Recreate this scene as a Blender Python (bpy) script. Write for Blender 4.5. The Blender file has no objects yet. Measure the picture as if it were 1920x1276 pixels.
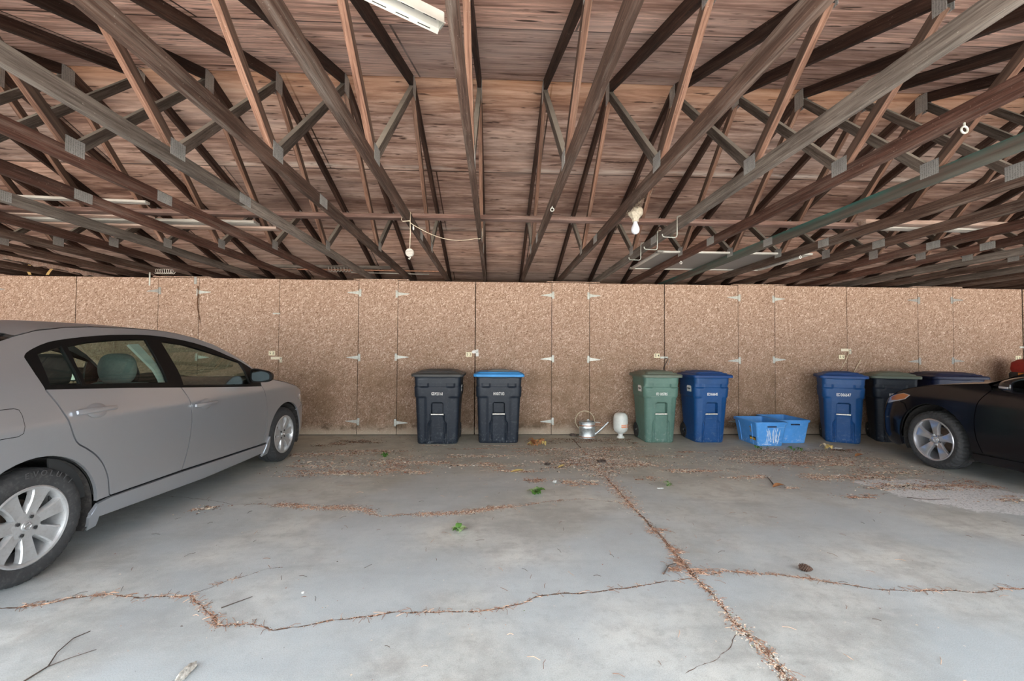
import bpy, bmesh, math, random
import numpy as np
from mathutils import Vector, Matrix, Euler
random.seed(11)
SC = bpy.context.scene
COL = SC.collection
PI = math.pi

# ------------------------------------------------------------------ object helpers
def link(o, parent=None):
    COL.objects.link(o)
    if parent is not None:
        o.parent = parent
    return o

def finish(bm, angle=32):
    a = math.radians(angle)
    for f in bm.faces:
        f.smooth = True
    for e in bm.edges:
        if len(e.link_faces) == 2:
            e.smooth = e.calc_face_angle(0.0) < a
        else:
            e.smooth = False

def to_mesh(name, bm, mats, angle=32, recalc=True):
    if recalc:
        bmesh.ops.recalc_face_normals(bm, faces=bm.faces[:])
    finish(bm, angle)
    me = bpy.data.meshes.new(name)
    bm.to_mesh(me)
    bm.free()
    if not isinstance(mats, (list, tuple)):
        mats = [mats]
    for m in mats:
        me.materials.append(m)
    return me

def obj(name, bm, mats, parent=None, loc=None, rot=None, angle=32, recalc=True):
    me = bm if isinstance(bm, bpy.types.Mesh) else to_mesh(name, bm, mats, angle, recalc)
    o = bpy.data.objects.new(name, me)
    if loc is not None:
        o.location = loc
    if rot is not None:
        o.rotation_euler = rot
    return link(o, parent)

def tag(o, label, cat, group=None, kind=None):
    o['label'] = label
    o['category'] = cat
    if group:
        o['group'] = group
    if kind:
        o['kind'] = kind
    return o

def thing(name, label, cat, loc=(0, 0, 0), rot=(0, 0, 0), group=None):
    o = bpy.data.objects.new(name, None)
    o.empty_display_size = 0.1
    o.location = loc
    o.rotation_euler = rot
    link(o)
    return tag(o, label, cat, group)

def struct(name, bm, mats, parent=None, **k):
    o = obj(name, bm, mats, parent, **k)
    o['kind'] = 'structure'
    return o

def copy_tree(o, parent=None):
    c = o.copy()
    COL.objects.link(c)
    if parent is not None:
        c.parent = parent
        c.matrix_parent_inverse = o.matrix_parent_inverse.copy()
    for ch in list(o.children):
        copy_tree(ch, c)
    return c

# ------------------------------------------------------------------ bmesh shapes
def B():
    return bmesh.new()

def box(bm, c, s, rot=None, mi=0, bevel=0.0):
    """axis box, centre c, full size s, optional rotation matrix"""
    t = bmesh.new()
    bmesh.ops.create_cube(t, size=1.0)
    for v in t.verts:
        v.co = Vector((v.co.x * s[0], v.co.y * s[1], v.co.z * s[2]))
    if bevel:
        bmesh.ops.bevel(t, geom=t.edges[:] , offset=bevel, segments=2, affect='EDGES', profile=0.6)
    M = Matrix.Translation(Vector(c))
    if rot is not None:
        M = M @ (rot.to_4x4() if not isinstance(rot, Matrix) or len(rot) == 3 else rot)
    t.transform(M)
    for f in t.faces:
        f.material_index = mi
    merge(bm, t)
    return bm

def merge(bm, t):
    me = bpy.data.meshes.new('tmp')
    t.to_mesh(me)
    t.free()
    bm.from_mesh(me)
    bpy.data.meshes.remove(me)

def lathe(bm, prof, seg=32, axis='Z', c=(0, 0, 0), mi=0, caps=False):
    """prof: list of (r, h)"""
    rings = []
    for r, h in prof:
        ring = []
        for i in range(seg):
            a = 2 * PI * i / seg
            x, y = r * math.cos(a), r * math.sin(a)
            p = (x, y, h) if axis == 'Z' else ((h, x, y) if axis == 'X' else (x, h, y))
            ring.append(bm.verts.new(Vector(p) + Vector(c)))
        rings.append(ring)
    for a, b in zip(rings, rings[1:]):
        for i in range(seg):
            j = (i + 1) % seg
            f = bm.faces.new((a[i], a[j], b[j], b[i]))
            f.material_index = mi
    if caps:
        for r in (rings[0], rings[-1]):
            f = bm.faces.new(r)
            f.material_index = mi
    return rings

def tube(bm, pts, r, seg=8, mi=0, caps=True):
    pts = [Vector(p) for p in pts]
    rr = r if isinstance(r, (list, tuple)) else [r] * len(pts)
    up = None
    rings = []
    for i, p in enumerate(pts):
        d = (pts[min(i + 1, len(pts) - 1)] - pts[max(i - 1, 0)]).normalized()
        if up is None:
            up = d.orthogonal().normalized()
        up = (up - d * up.dot(d))
        if up.length < 1e-6:
            up = d.orthogonal()
        up.normalize()
        sd = d.cross(up)
        rings.append([bm.verts.new(p + (up * math.cos(2 * PI * k / seg) + sd * math.sin(2 * PI * k / seg)) * rr[i]) for k in range(seg)])
    for a, b in zip(rings, rings[1:]):
        for k in range(seg):
            j = (k + 1) % seg
            f = bm.faces.new((a[k], a[j], b[j], b[k]))
            f.material_index = mi
    if caps:
        for rg in (rings[0], rings[-1]):
            f = bm.faces.new(rg)
            f.material_index = mi

def loft(bm, rings, closed=True, mi=0, caps=(False, False)):
    V = [[bm.verts.new(Vector(p)) for p in r] for r in rings]
    for a, b in zip(V, V[1:]):
        n = len(a)
        for k in range(n if closed else n - 1):
            j = (k + 1) % n
            f = bm.faces.new((a[k], a[j], b[j], b[k]))
            f.material_index = mi
    for on, r in zip(caps, (V[0], V[-1])):
        if on:
            f = bm.faces.new(r)
            f.material_index = mi
    return V

def prism(bm, poly, z0, z1, mi=0, M=None):
    """poly in xy extruded z0..z1, optional matrix"""
    t = bmesh.new()
    a = [t.verts.new((x, y, z0)) for x, y in poly]
    b = [t.verts.new((x, y, z1)) for x, y in poly]
    n = len(poly)
    t.faces.new(a)
    t.faces.new(b)
    for i in range(n):
        t.faces.new((a[i], a[(i + 1) % n], b[(i + 1) % n], b[i]))
    bmesh.ops.recalc_face_normals(t, faces=t.faces[:])
    if M is not None:
        t.transform(M)
    for f in t.faces:
        f.material_index = mi
    merge(bm, t)

def rrect(hx, hy, r, n=5):
    """rounded rectangle outline, ccw"""
    out = []
    for cx, cy, a0 in ((hx - r, hy - r, 0), (-hx + r, hy - r, 90), (-hx + r, -hy + r, 180), (hx - r, -hy + r, 270)):
        for i in range(n + 1):
            a = math.radians(a0 + 90 * i / n)
            out.append((cx + r * math.cos(a), cy + r * math.sin(a)))
    return out

def text_mesh(name, s, size, mat, depth=0.001, squeeze=1.0):
    cu = bpy.data.curves.new('txt', 'FONT')
    cu.body = s
    cu.size = size
    cu.extrude = depth
    cu.align_x = 'CENTER'
    cu.align_y = 'CENTER'
    cu.resolution_u = 2
    cu.offset = 0.006 * size
    o = bpy.data.objects.new('txt', cu)
    COL.objects.link(o)
    dg = bpy.context.evaluated_depsgraph_get()
    me = bpy.data.meshes.new_from_object(o.evaluated_get(dg))
    bpy.data.objects.remove(o)
    me.name = name
    me.materials.clear()
    me.materials.append(mat)
    if squeeze != 1.0:
        me.transform(Matrix.Diagonal((squeeze, 1, 1, 1)))
    return me

# ------------------------------------------------------------------ material helpers
class NT:
    def __init__(self, name):
        self.m = bpy.data.materials.new(name)
        self.m.use_nodes = True
        self.t = self.m.node_tree
        self.t.nodes.clear()
        self.out = self.t.nodes.new('ShaderNodeOutputMaterial')

    def n(self, typ, **kw):
        nd = self.t.nodes.new('ShaderNode' + typ)
        for k, v in kw.items():
            if k.startswith('i_'):
                key = k[2:]
                key = int(key) if key.isdigit() else key.replace('_', ' ')
                sock = nd.inputs[key]
                if hasattr(v, 'is_output'):
                    self.t.links.new(v, sock)
                else:
                    sock.default_value = v
            else:
                setattr(nd, k, v)
        return nd

    def lk(self, a, b):
        self.t.links.new(a, b)

    def ramp(self, fac, stops, interp='LINEAR'):
        r = self.n('ValToRGB')
        r.color_ramp.interpolation = interp
        el = r.color_ramp.elements
        while len(el) < len(stops):
            el.new(0.5)
        for e, (p, c) in zip(el, stops):
            e.position = p
            e.color = (c, c, c, 1) if isinstance(c, (int, float)) else (*c, 1)
        self.lk(fac, r.inputs[0])
        return r.outputs[0]

    def math(self, op, a, b=0.5, clamp=False):
        nd = self.n('Math', operation=op, use_clamp=clamp)
        for i, x in enumerate((a, b)):
            if hasattr(x, 'is_output'):
                self.lk(x, nd.inputs[i])
            else:
                nd.inputs[i].default_value = x
        return nd.outputs[0]

    def mix(self, fac, a, b, mode='MIX'):
        nd = self.n('MixRGB', blend_type=mode)
        for i, x in enumerate((fac, a, b)):
            if hasattr(x, 'is_output'):
                self.lk(x, nd.inputs[i])
            elif i == 0:
                nd.inputs[0].default_value = x
            else:
                nd.inputs[i].default_value = (*x, 1) if len(x) == 3 else x
        return nd.outputs[0]

    def noise(self, vec, scale, detail=4, rough=0.55, dist=0.0, out='Fac'):
        nd = self.n('TexNoise')
        nd.inputs['Scale'].default_value = scale
        nd.inputs['Detail'].default_value = detail
        nd.inputs['Roughness'].default_value = rough
        nd.inputs['Distortion'].default_value = dist
        self.lk(vec, nd.inputs['Vector'])
        return nd.outputs[out]

    def mapping(self, vec, loc=(0, 0, 0), rot=(0, 0, 0), scale=(1, 1, 1)):
        nd = self.n('Mapping')
        nd.inputs['Location'].default_value = loc
        nd.inputs['Rotation'].default_value = rot
        nd.inputs['Scale'].default_value = scale
        self.lk(vec, nd.inputs['Vector'])
        return nd.outputs[0]

    def objco(self, rnd=True):
        tc = self.n('TexCoord').outputs['Object']
        if not rnd:
            return tc
        oi = self.n('ObjectInfo').outputs['Random']
        s = self.n('Vector' 'Math', operation='SCALE')
        cv = self.n('CombineXYZ')
        self.lk(self.math('MULTIPLY', oi, 37.0), cv.inputs[0])
        self.lk(self.math('MULTIPLY', oi, 91.0), cv.inputs[1])
        self.lk(self.math('MULTIPLY', oi, 53.0), cv.inputs[2])
        self.lk(cv.outputs[0], s.inputs[0])
        s.inputs['Scale'].default_value = 1.0
        a = self.n('VectorMath', operation='ADD')
        self.lk(tc, a.inputs[0])
        self.lk(s.outputs[0], a.inputs[1])
        return a.outputs[0]

    def pos(self):
        return self.n('NewGeometry').outputs['Position']

    def sep(self, v):
        nd = self.n('SeparateXYZ')
        self.lk(v, nd.inputs[0])
        return nd.outputs

    def bsdf(self, color, rough=0.7, metal=0.0, spec=0.5, coat=0.0, bump=None, bstr=0.3, bdist=0.004, **kw):
        p = self.n('BsdfPrincipled')
        def s(key, v):
            if hasattr(v, 'is_output'):
                self.lk(v, p.inputs[key])
            elif key == 'Base Color' or key.endswith('Tint'):
                p.inputs[key].default_value = (*v, 1) if len(v) == 3 else v
            else:
                p.inputs[key].default_value = v
        s('Base Color', color)
        s('Roughness', rough)
        s('Metallic', metal)
        s('Specular IOR Level', spec)
        s('Coat Weight', coat)
        for k, v in kw.items():
            s(k.replace('_', ' '), v)
        if bump is not None:
            b = self.n('Bump')
            b.inputs['Strength'].default_value = bstr
            b.inputs['Distance'].default_value = bdist
            self.lk(bump, b.inputs['Height'])
            self.lk(b.outputs[0], p.inputs['Normal'])
        self.lk(p.outputs[0], self.out.inputs[0])
        return self.m

def plain(name, color, rough=0.6, metal=0.0, spec=0.5, vary=0.12, scale=8, coat=0.0, dirt=None, dirt_amt=0.3, **kw):
    """solid colour with slight procedural mottling"""
    t = NT(name)
    v = t.objco()
    f = t.noise(v, scale, 5)
    lo = tuple(c * (1 - vary) for c in color)
    hi = tuple(min(1, c * (1 + vary)) for c in color)
    c = t.ramp(f, [(0.3, lo), (0.7, hi)])
    if dirt is not None:
        g = t.ramp(t.noise(v, scale * 2.3, 8, 0.65), [(0.5, 0.0), (0.72, dirt_amt)])
        c = t.mix(g, c, dirt)
    return t.bsdf(c, rough, metal, spec, coat, bump=f, bstr=0.08, **kw)
EXPOSURE = 2.80
SUN = 10.0
# ------------------------------------------------------------------ materials
M = {}

def wood(name, dark, mid, light, dust=0.5, side=None, dustc=(0.30, 0.265, 0.235), streak=0.35, rough=0.85):
    t = NT(name)
    v = t.objco()
    g = t.noise(t.mapping(v, scale=(1.6, 34, 34)), 1.0, 6, 0.6, 0.4)
    base = t.ramp(g, [(0.28, dark), (0.5, mid), (0.74, light)])
    p = t.noise(t.mapping(v, scale=(1.3, 5, 5)), 1.0, 4, 0.6)
    base = t.mix(t.ramp(p, [(0.42, 0.0), (0.75, 0.75)]), base, tuple(0.45 * d for d in dark))
    # grey weathering streaks along the grain
    s = t.noise(t.mapping(v, scale=(0.8, 14, 14), loc=(5, 3, 9)), 1.0, 7, 0.7)
    base = t.mix(t.ramp(s, [(0.5, 0.0), (0.72, streak)]), base, dustc)
    f2 = t.noise(t.mapping(v, scale=(4.5, 120, 120), loc=(1, 1, 4)), 1.0, 5, 0.7)
    base = t.mix(t.ramp(f2, [(0.36, 0.55), (0.5, 0.0)]), base, tuple(0.35 * d for d in dark))
    base = t.mix(t.ramp(f2, [(0.56, 0.0), (0.68, 0.45)]), base, tuple(min(1, 1.25 * d + 0.03) for d in light))
    fl = t.noise(v, 90, 2, 0.5)
    base = t.mix(t.ramp(fl, [(0.70, 0.0), (0.78, 0.4)]), base, (0.45, 0.40, 0.35))
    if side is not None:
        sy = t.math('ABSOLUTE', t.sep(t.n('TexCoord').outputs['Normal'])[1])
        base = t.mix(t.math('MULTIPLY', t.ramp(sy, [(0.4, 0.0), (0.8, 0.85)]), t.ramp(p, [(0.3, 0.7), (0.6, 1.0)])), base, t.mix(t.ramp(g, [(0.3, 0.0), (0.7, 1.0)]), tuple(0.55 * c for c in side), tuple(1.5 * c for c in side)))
    # settled dust on faces that look up
    nz = t.sep(t.n('NewGeometry').outputs['Normal'])[2]
    df = t.math('MULTIPLY', t.ramp(nz, [(0.15, 0.0), (0.7, dust)]), t.ramp(t.noise(v, 5, 4), [(0.2, 0.5), (0.6, 1.0)]))
    base = t.mix(df, base, dustc)
    oi = t.n('ObjectInfo').outputs['Random']
    hs = t.n('HueSaturation')
    t.lk(base, hs.inputs['Color'])
    t.lk(t.math('ADD', t.math('MULTIPLY', oi, 0.55), 0.75), hs.inputs['Value'])
    return t.bsdf(hs.outputs[0], rough, spec=0.25, bump=g, bstr=0.25, bdist=0.003)

M['chord'] = wood('dark stained chord wood', (0.040, 0.022, 0.016), (0.085, 0.050, 0.038), (0.135, 0.088, 0.068), dust=0.9, streak=0.5)
M['chord_red'] = wood('red brown chord wood', (0.042, 0.018, 0.012), (0.075, 0.034, 0.025), (0.12, 0.062, 0.046), dust=0.8, streak=0.3)
M['chord_grey'] = wood('grey weathered chord wood', (0.085, 0.068, 0.058), (0.15, 0.125, 0.11), (0.22, 0.19, 0.17), dust=0.9, streak=0.6)
M['rafter'] = wood('dark rafter wood', (0.022, 0.011, 0.008), (0.05, 0.025, 0.018), (0.085, 0.045, 0.033), dust=0.2, streak=0.12)
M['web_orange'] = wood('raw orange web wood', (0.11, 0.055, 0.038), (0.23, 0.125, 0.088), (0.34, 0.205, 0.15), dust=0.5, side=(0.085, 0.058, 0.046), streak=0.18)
M['web_grey'] = wood('dusty grey web wood', (0.055, 0.040, 0.032), (0.10, 0.078, 0.066), (0.16, 0.13, 0.11), dust=1.0, dustc=(0.27, 0.25, 0.22), streak=0.4)
M['brace'] = wood('pinkish brace board wood', (0.12, 0.065, 0.05), (0.20, 0.115, 0.095), (0.32, 0.21, 0.18), dust=1.0, dustc=(0.5, 0.42, 0.38), streak=0.3)
M['board_pale'] = wood('pale stored board wood', (0.35, 0.22, 0.17), (0.48, 0.33, 0.27), (0.62, 0.50, 0.44), dust=0.8, dustc=(0.6, 0.55, 0.5), streak=0.5)
M['board_white'] = wood('whitewashed board wood', (0.42, 0.38, 0.34), (0.52, 0.49, 0.45), (0.64, 0.61, 0.57), dust=0.6, dustc=(0.6, 0.57, 0.53), streak=0.3)
M['hardboard'] = wood('brown hardboard', (0.10, 0.035, 0.02), (0.19, 0.075, 0.045), (0.26, 0.12, 0.08), dust=0.3, streak=0.2)

def green_chord():
    t = NT('green smeared chord wood')
    v = t.objco(False)
    g = t.noise(t.mapping(v, scale=(1.6, 34, 34)), 1.0, 6, 0.6, 0.4)
    base = t.ramp(g, [(0.28, (0.05, 0.03, 0.024)), (0.5, (0.09, 0.06, 0.05)), (0.74, (0.13, 0.095, 0.08))])
    z = t.sep(v)
    edge = t.ramp(z[2], [(0.0, 0.25), (0.045, 1.0)])
    s = t.ramp(t.noise(t.mapping(v, scale=(1.1, 9, 9)), 1.0, 6, 0.65), [(0.34, 0.0), (0.55, 0.9)])
    base = t.mix(t.math('MULTIPLY', s, edge), base, (0.035, 0.15, 0.135))
    return t.bsdf(base, 0.8, spec=0.3, bump=g, bstr=0.25, bdist=0.003)
M['chord_green'] = green_chord()

def plate():
    t = NT('galvanised gusset steel')
    v = t.objco(False)
    w = t.mapping(v, scale=(1, 1, 1))
    vo = t.n('TexVoronoi', feature='F1')
    vo.inputs['Scale'].default_value = 110
    vo.inputs['Randomness'].default_value = 0.25
    t.lk(t.mapping(w, scale=(0.0, 0.6, 1.3)), vo.inputs['Vector'])
    d = vo.outputs['Distance']
    c = t.ramp(d, [(0.12, (0.10, 0.105, 0.11)), (0.40, (0.46, 0.475, 0.475))])
    c = t.mix(t.ramp(t.noise(t.objco(), 14, 3), [(0.4, 0.0), (0.8, 0.6)]), c, (0.25, 0.245, 0.235))
    return t.bsdf(c, 0.55, 0.55, bump=d, bstr=0.6, bdist=0.004)
M['plate'] = plate()

def sheathing():
    t = NT('weathered plywood roof sheathing')
    v = t.n('TexCoord').outputs['Object']
    s = t.sep(v)
    wob = t.noise(v, 0.8, 3)
    # long dark streaks along the sheets (x)
    st = t.noise(t.mapping(v, scale=(1.1, 13, 13)), 1.0, 8, 0.62, 0.6)
    fine = t.noise(t.mapping(v, scale=(6, 60, 60)), 1.0, 6, 0.7)
    base = t.ramp(st, [(0.30, (0.115, 0.066, 0.054)), (0.42, (0.31, 0.192, 0.150)), (0.55, (0.53, 0.365, 0.300)), (0.75, (0.72, 0.54, 0.46))])
    base = t.mix(t.ramp(fine, [(0.36, 0.42), (0.52, 0.0)]), base, (0.14, 0.082, 0.066))
    bl0 = t.noise(t.mapping(v, scale=(0.7, 2.0, 2.0), loc=(7, 4, 0)), 1.0, 6, 0.65)
    base = t.mix(t.ramp(bl0, [(0.30, 0.6), (0.5, 0.0)]), base, (0.17, 0.10, 0.08))
    base = t.mix(t.ramp(bl0, [(0.52, 0.0), (0.72, 0.55)]), base, (0.70, 0.54, 0.465))
    wv = t.n('TexWave', wave_type='BANDS', bands_direction='Y')
    wv.inputs['Scale'].default_value = 7
    wv.inputs['Distortion'].default_value = 9
    wv.inputs['Detail'].default_value = 3
    wv.inputs['Detail Scale'].default_value = 0.9
    t.lk(t.mapping(v, scale=(0.28, 1.0, 1.0)), wv.inputs['Vector'])
    base = t.mix(t.math('MULTIPLY', t.ramp(wv.outputs['Fac'], [(0.25, 1.0), (0.5, 0.0)]), 0.26), base, (0.13, 0.072, 0.055))
    # per sheet tone
    br = t.n('TexBrick')
    br.offset = 0.5
    br.inputs['Scale'].default_value = 1.0
    br.inputs['Brick Width'].default_value = 2.44
    br.inputs['Row Height'].default_value = 1.157
    br.inputs['Mortar Size'].default_value = 0.009
    br.inputs['Mortar Smooth'].default_value = 0.3
    br.inputs['Color1'].default_value = (0.80, 0.80, 0.82, 1)
    br.inputs['Color2'].default_value = (1.45, 1.38, 1.34, 1)
    br.inputs['Mortar'].default_value = (0.12, 0.10, 0.09, 1)
    t.lk(t.mapping(v, loc=(0.4, 2.965, 0)), br.inputs['Vector'])
    base = t.mix(1.0, base, br.outputs['Color'], 'MULTIPLY')
    # greyer, mauve weathering by large patches
    pn = t.noise(t.mapping(v, scale=(0.35, 1.3, 1.3), loc=(3, 1, 0)), 1.0, 4, 0.6)
    base = t.mix(t.ramp(pn, [(0.45, 0.0), (0.7, 0.6)]), base, (0.44, 0.355, 0.325))
    nearm = t.math('LESS_THAN', s[1], -2.965)  # near slope lightened in the colour to make up for its weak light
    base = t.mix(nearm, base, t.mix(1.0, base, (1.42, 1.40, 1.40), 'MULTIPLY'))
    # bleached water lines along sheet edges
    yy = t.math('ADD', s[1], t.math('MULTIPLY', wob, 0.10))
    for y0, amt in ((-0.70, 0.7), (-1.86, 0.85)):
        d = t.math('ABSOLUTE', t.math('SUBTRACT', yy, y0 + 0.05))
        k = t.math('MULTIPLY', t.ramp(d, [(0.0, amt), (0.05, 0.0)]), t.ramp(t.noise(t.mapping(v, scale=(1.4, 6, 6)), 1.0, 5), [(0.40, 0.0), (0.6, 1.0)]))
        base = t.mix(k, base, (0.66, 0.58, 0.53))
    # brown damp band near the eave
    d = t.math('ABSOLUTE', t.math('SUBTRACT', yy, -1.28))
    k = t.math('MULTIPLY', t.ramp(d, [(0.10, 0.75), (0.48, 0.0)]), t.ramp(t.noise(t.mapping(v, scale=(0.7, 3, 3), loc=(9, 0, 0)), 1.0, 5, 0.65), [(0.36, 0.0), (0.6, 1.0)]))
    base = t.mix(k, base, (0.075, 0.032, 0.022))
    # fresher orange veneer just past the ridge
    r1 = t.math('MULTIPLY', t.ramp(s[1], [(0.0, 0.0), (1.0, 1.0)]), 1.0)
    yr = t.math('ADD', s[1], 2.965)
    far = t.math('MULTIPLY', t.math('GREATER_THAN', yr, 0.0), t.ramp(t.math('ADD', yr, t.math('MULTIPLY', t.noise(t.mapping(v, scale=(0.9, 5, 5)), 1.0, 4), 0.35)), [(0.14, 0.85), (0.62, 0.0)]))
    base = t.mix(far, base, t.ramp(st, [(0.3, (0.17, 0.065, 0.035)), (0.5, (0.44, 0.22, 0.125)), (0.7, (0.60, 0.37, 0.24))]))
    # knots
    vo = t.n('TexVoronoi', feature='F1')
    vo.inputs['Scale'].default_value = 1.0
    t.lk(t.mapping(v, scale=(2.0, 4.6, 4.6)), vo.inputs['Vector'])
    dd = t.math('ADD', vo.outputs['Distance'], t.math('MULTIPLY', t.noise(v, 14, 3), 0.05))
    kn = t.ramp(dd, [(0.055, 1.0), (0.10, 0.0)])
    ring = t.ramp(dd, [(0.05, 0.0), (0.085, 1.0), (0.13, 0.0)])
    sel = t.math('GREATER_THAN', t.sep(vo.outputs['Color'])[0], 0.72)
    base = t.mix(t.math('MULTIPLY', ring, t.math('MULTIPLY', sel, 0.8)), base, (0.09, 0.035, 0.02))
    base = t.mix(t.math('MULTIPLY', kn, t.math('MULTIPLY', sel, 0.8)), base, (0.36, 0.15, 0.075))
    # short black checks in the veneer
    ck = t.noise(t.mapping(v, scale=(3.4, 27, 27), loc=(2, 8, 0)), 1.0, 4, 0.55)
    base = t.mix(t.ramp(ck, [(0.615, 0.0), (0.68, 0.9)]), base, (0.05, 0.026, 0.019))
    return t.bsdf(base, 0.85, spec=0.25, bump=st, bstr=0.2, bdist=0.004)
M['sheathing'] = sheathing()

def osb():
    t = NT('oriented strand board')
    v = t.objco()
    def flakes(rot, sc, loc):
        vo = t.n('TexVoronoi', feature='F1')
        vo.inputs['Scale'].default_value = 1.0
        w = t.mapping(t.mapping(v, rot=(0, rot, 0), loc=loc), scale=(sc[0], 20, sc[1]))
        n = t.n('TexNoise')
        n.inputs['Scale'].default_value = 38
        t.lk(v, n.inputs['Vector'])
        a = t.n('VectorMath', operation='ADD')
        sc_ = t.n('VectorMath', operation='SCALE')
        sc_.inputs['Scale'].default_value = 0.7
        t.lk(n.outputs['Color'], sc_.inputs[0])
        t.lk(w, a.inputs[0])
        t.lk(sc_.outputs[0], a.inputs[1])
        t.lk(a.outputs[0], vo.inputs['Vector'])
        return t.sep(vo.outputs['Color'])[0]
    f1 = flakes(0.5, (34, 92), (0, 0, 0))
    f2 = flakes(-0.8, (80, 36), (3, 0, 5))
    f3 = flakes(1.5, (44, 120), (8, 0, 2))
    sw = t.noise(v, 26, 2)
    f = t.mix(t.math('GREATER_THAN', sw, 0.5), f1, f2)
    f = t.mix(t.math('GREATER_THAN', t.noise(v, 33, 2, 0.5), 0.54), f, f3)
    base = t.ramp(f, [(0.0, (0.19, 0.112, 0.073)), (0.2, (0.30, 0.192, 0.137)), (0.55, (0.375, 0.252, 0.187)), (0.84, (0.45, 0.314, 0.241)), (1.0, (0.66, 0.52, 0.43))])
    # weathering: dirt low on the boards, in patches with their own edges
    p = t.pos()
    z = t.sep(p)[2]
    n = t.noise(t.mapping(p, scale=(1.0, 1.0, 1.3)), 2.3, 9, 0.72)
    low = t.ramp(z, [(0.0, 1.0), (0.45, 0.72), (0.62, 0.0)])
    zz = t.math('MULTIPLY', z, 0.4)
    low = t.ramp(zz, [(0.03, 0.90), (0.14, 0.95), (0.34, 0.80), (0.54, 0.36), (0.75, 0.08), (0.95, 0.0)])
    dirt = t.math('MULTIPLY', low, t.ramp(n, [(0.42, 0.04), (0.57, 1.0)]))
    base = t.mix(t.math('MULTIPLY', dirt, 0.82), base, t.mix(0.25, (0.165, 0.108, 0.060), base))
    grain = t.noise(v, 130, 2)
    base = t.mix(t.math('MULTIPLY', low, t.ramp(grain, [(0.42, 0.0), (0.58, 0.75)])), base, (0.15, 0.095, 0.055))
    # greyed / limed strip right above the slab
    zl = t.math('ADD', zz, t.math('MULTIPLY', t.noise(p, 5, 5, 0.65), 0.05))
    lime = t.ramp(zl, [(0.035, 0.75), (0.10, 0.0)])
    base = t.mix(lime, base, (0.42, 0.35, 0.27))
    dk = t.math('MULTIPLY', t.ramp(zl, [(0.055, 0.0), (0.075, 0.75), (0.13, 0.0)]), t.ramp(t.noise(p, 3.2, 5, 0.7), [(0.46, 0.0), (0.58, 1.0)]))
    base = t.mix(dk, base, (0.065, 0.04, 0.02))
    return t.bsdf(base, 0.8, spec=0.2, bump=f, bstr=0.12, bdist=0.002)
M['osb'] = osb()

def concrete():
    t = NT('worn concrete slab')
    p = t.pos()
    s = t.sep(p)
    n1 = t.noise(p, 0.9, 8, 0.62)
    n2 = t.noise(p, 4.5, 8, 0.65)
    n3 = t.noise(p, 220, 3, 0.6)
    base = t.ramp(n1, [(0.34, (0.33, 0.342, 0.335)), (0.48, (0.45, 0.464, 0.45)), (0.62, (0.60, 0.61, 0.585))])
    base = t.mix(t.ramp(n2, [(0.38, 0.5), (0.52, 0.0)]), base, (0.31, 0.305, 0.295))
    n4 = t.noise(p, 17, 7, 0.7)
    base = t.mix(t.ramp(n4, [(0.36, 0.38), (0.48, 0.0)]), base, (0.28, 0.275, 0.265))
    base = t.mix(t.ramp(n4, [(0.54, 0.0), (0.68, 0.35)]), base, (0.62, 0.61, 0.585))
    base = t.mix(t.ramp(n2, [(0.55, 0.0), (0.8, 0.4)]), base, (0.50, 0.51, 0.52))
    # brown film of tracked dirt deeper in the stall
    y = t.math('ADD', s[1], t.math('MULTIPLY', t.noise(p, 1.3, 5), 1.2))
    df = t.ramp(t.math('MULTIPLY', t.math('ADD', y, 5.0), 0.2), [(0.25, 0.0), (0.62, 0.40), (0.92, 0.8)])
    base = t.mix(df, base, t.ramp(n2, [(0.3, (0.36, 0.345, 0.26)), (0.7, (0.58, 0.565, 0.45))]))
    # damp edge along the foot of the wall
    wl = t.ramp(t.math('ADD', s[1], t.math('MULTIPLY', n2, 0.12)), [(0.0, 0.0), (0.001, 0.0)])
    # wind swept streaks and old drips
    st = t.noise(t.mapping(p, rot=(0, 0, 0.25), scale=(1.0, 5.5, 1)), 1.3, 7, 0.66)
    base = t.mix(t.ramp(st, [(0.52, 0.0), (0.70, 0.34)]), base, (0.21, 0.205, 0.20))
    ru = t.noise(p, 2.6, 4, 0.55)
    base = t.mix(t.ramp(ru, [(0.66, 0.0), (0.76, 0.35)]), base, (0.30, 0.215, 0.15))
    # sky reflection painted in as bluish patches in the front part
    bl = t.math('MULTIPLY', t.ramp(t.noise(t.mapping(p, loc=(4, 2, 0)), 0.75, 4, 0.5), [(0.44, 0.0), (0.58, 0.7)]), t.math('SUBTRACT', 1.0, df))
    base = t.mix(bl, base, (0.43, 0.485, 0.52))
    # frosty efflorescence with a crackled edge beside the dark car
    dx = t.math('MULTIPLY', t.math('SUBTRACT', s[0], 4.75), 0.85)
    dy = t.math('MULTIPLY', t.math('ADD', t.math('ADD', s[1], 3.05), t.math('MULTIPLY', dx, 0.42)), 1.15)
    rr = t.math('SQRT', t.math('ADD', t.math('MULTIPLY', dx, dx), t.math('MULTIPLY', dy, dy)))
    rr = t.math('ADD', rr, t.math('MULTIPLY', t.noise(p, 3, 6, 0.7), 0.7))
    vo = t.n('TexVoronoi', feature='DISTANCE_TO_EDGE')
    vo.inputs['Scale'].default_value = 26
    t.lk(p, vo.inputs['Vector'])
    cr = t.ramp(vo.outputs['Distance'], [(0.02, 0.25), (0.09, 1.0)])
    fr = t.math('MULTIPLY', t.ramp(rr, [(0.95, 0.92), (1.5, 0.0)]), cr)
    base = t.mix(fr, base, (0.82, 0.83, 0.84))
    base = t.mix(t.ramp(n3, [(0.35, 0.35), (0.5, 0.0)]), base, (0.2, 0.195, 0.19))
    base = t.mix(t.ramp(n3, [(0.58, 0.0), (0.72, 0.35)]), base, (0.68, 0.68, 0.67))
    rg = t.ramp(n2, [(0.3, 0.5), (0.7, 0.72)])
    return t.bsdf(base, rg, spec=0.4, bump=n3, bstr=0.25, bdist=0.0015)
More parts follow.
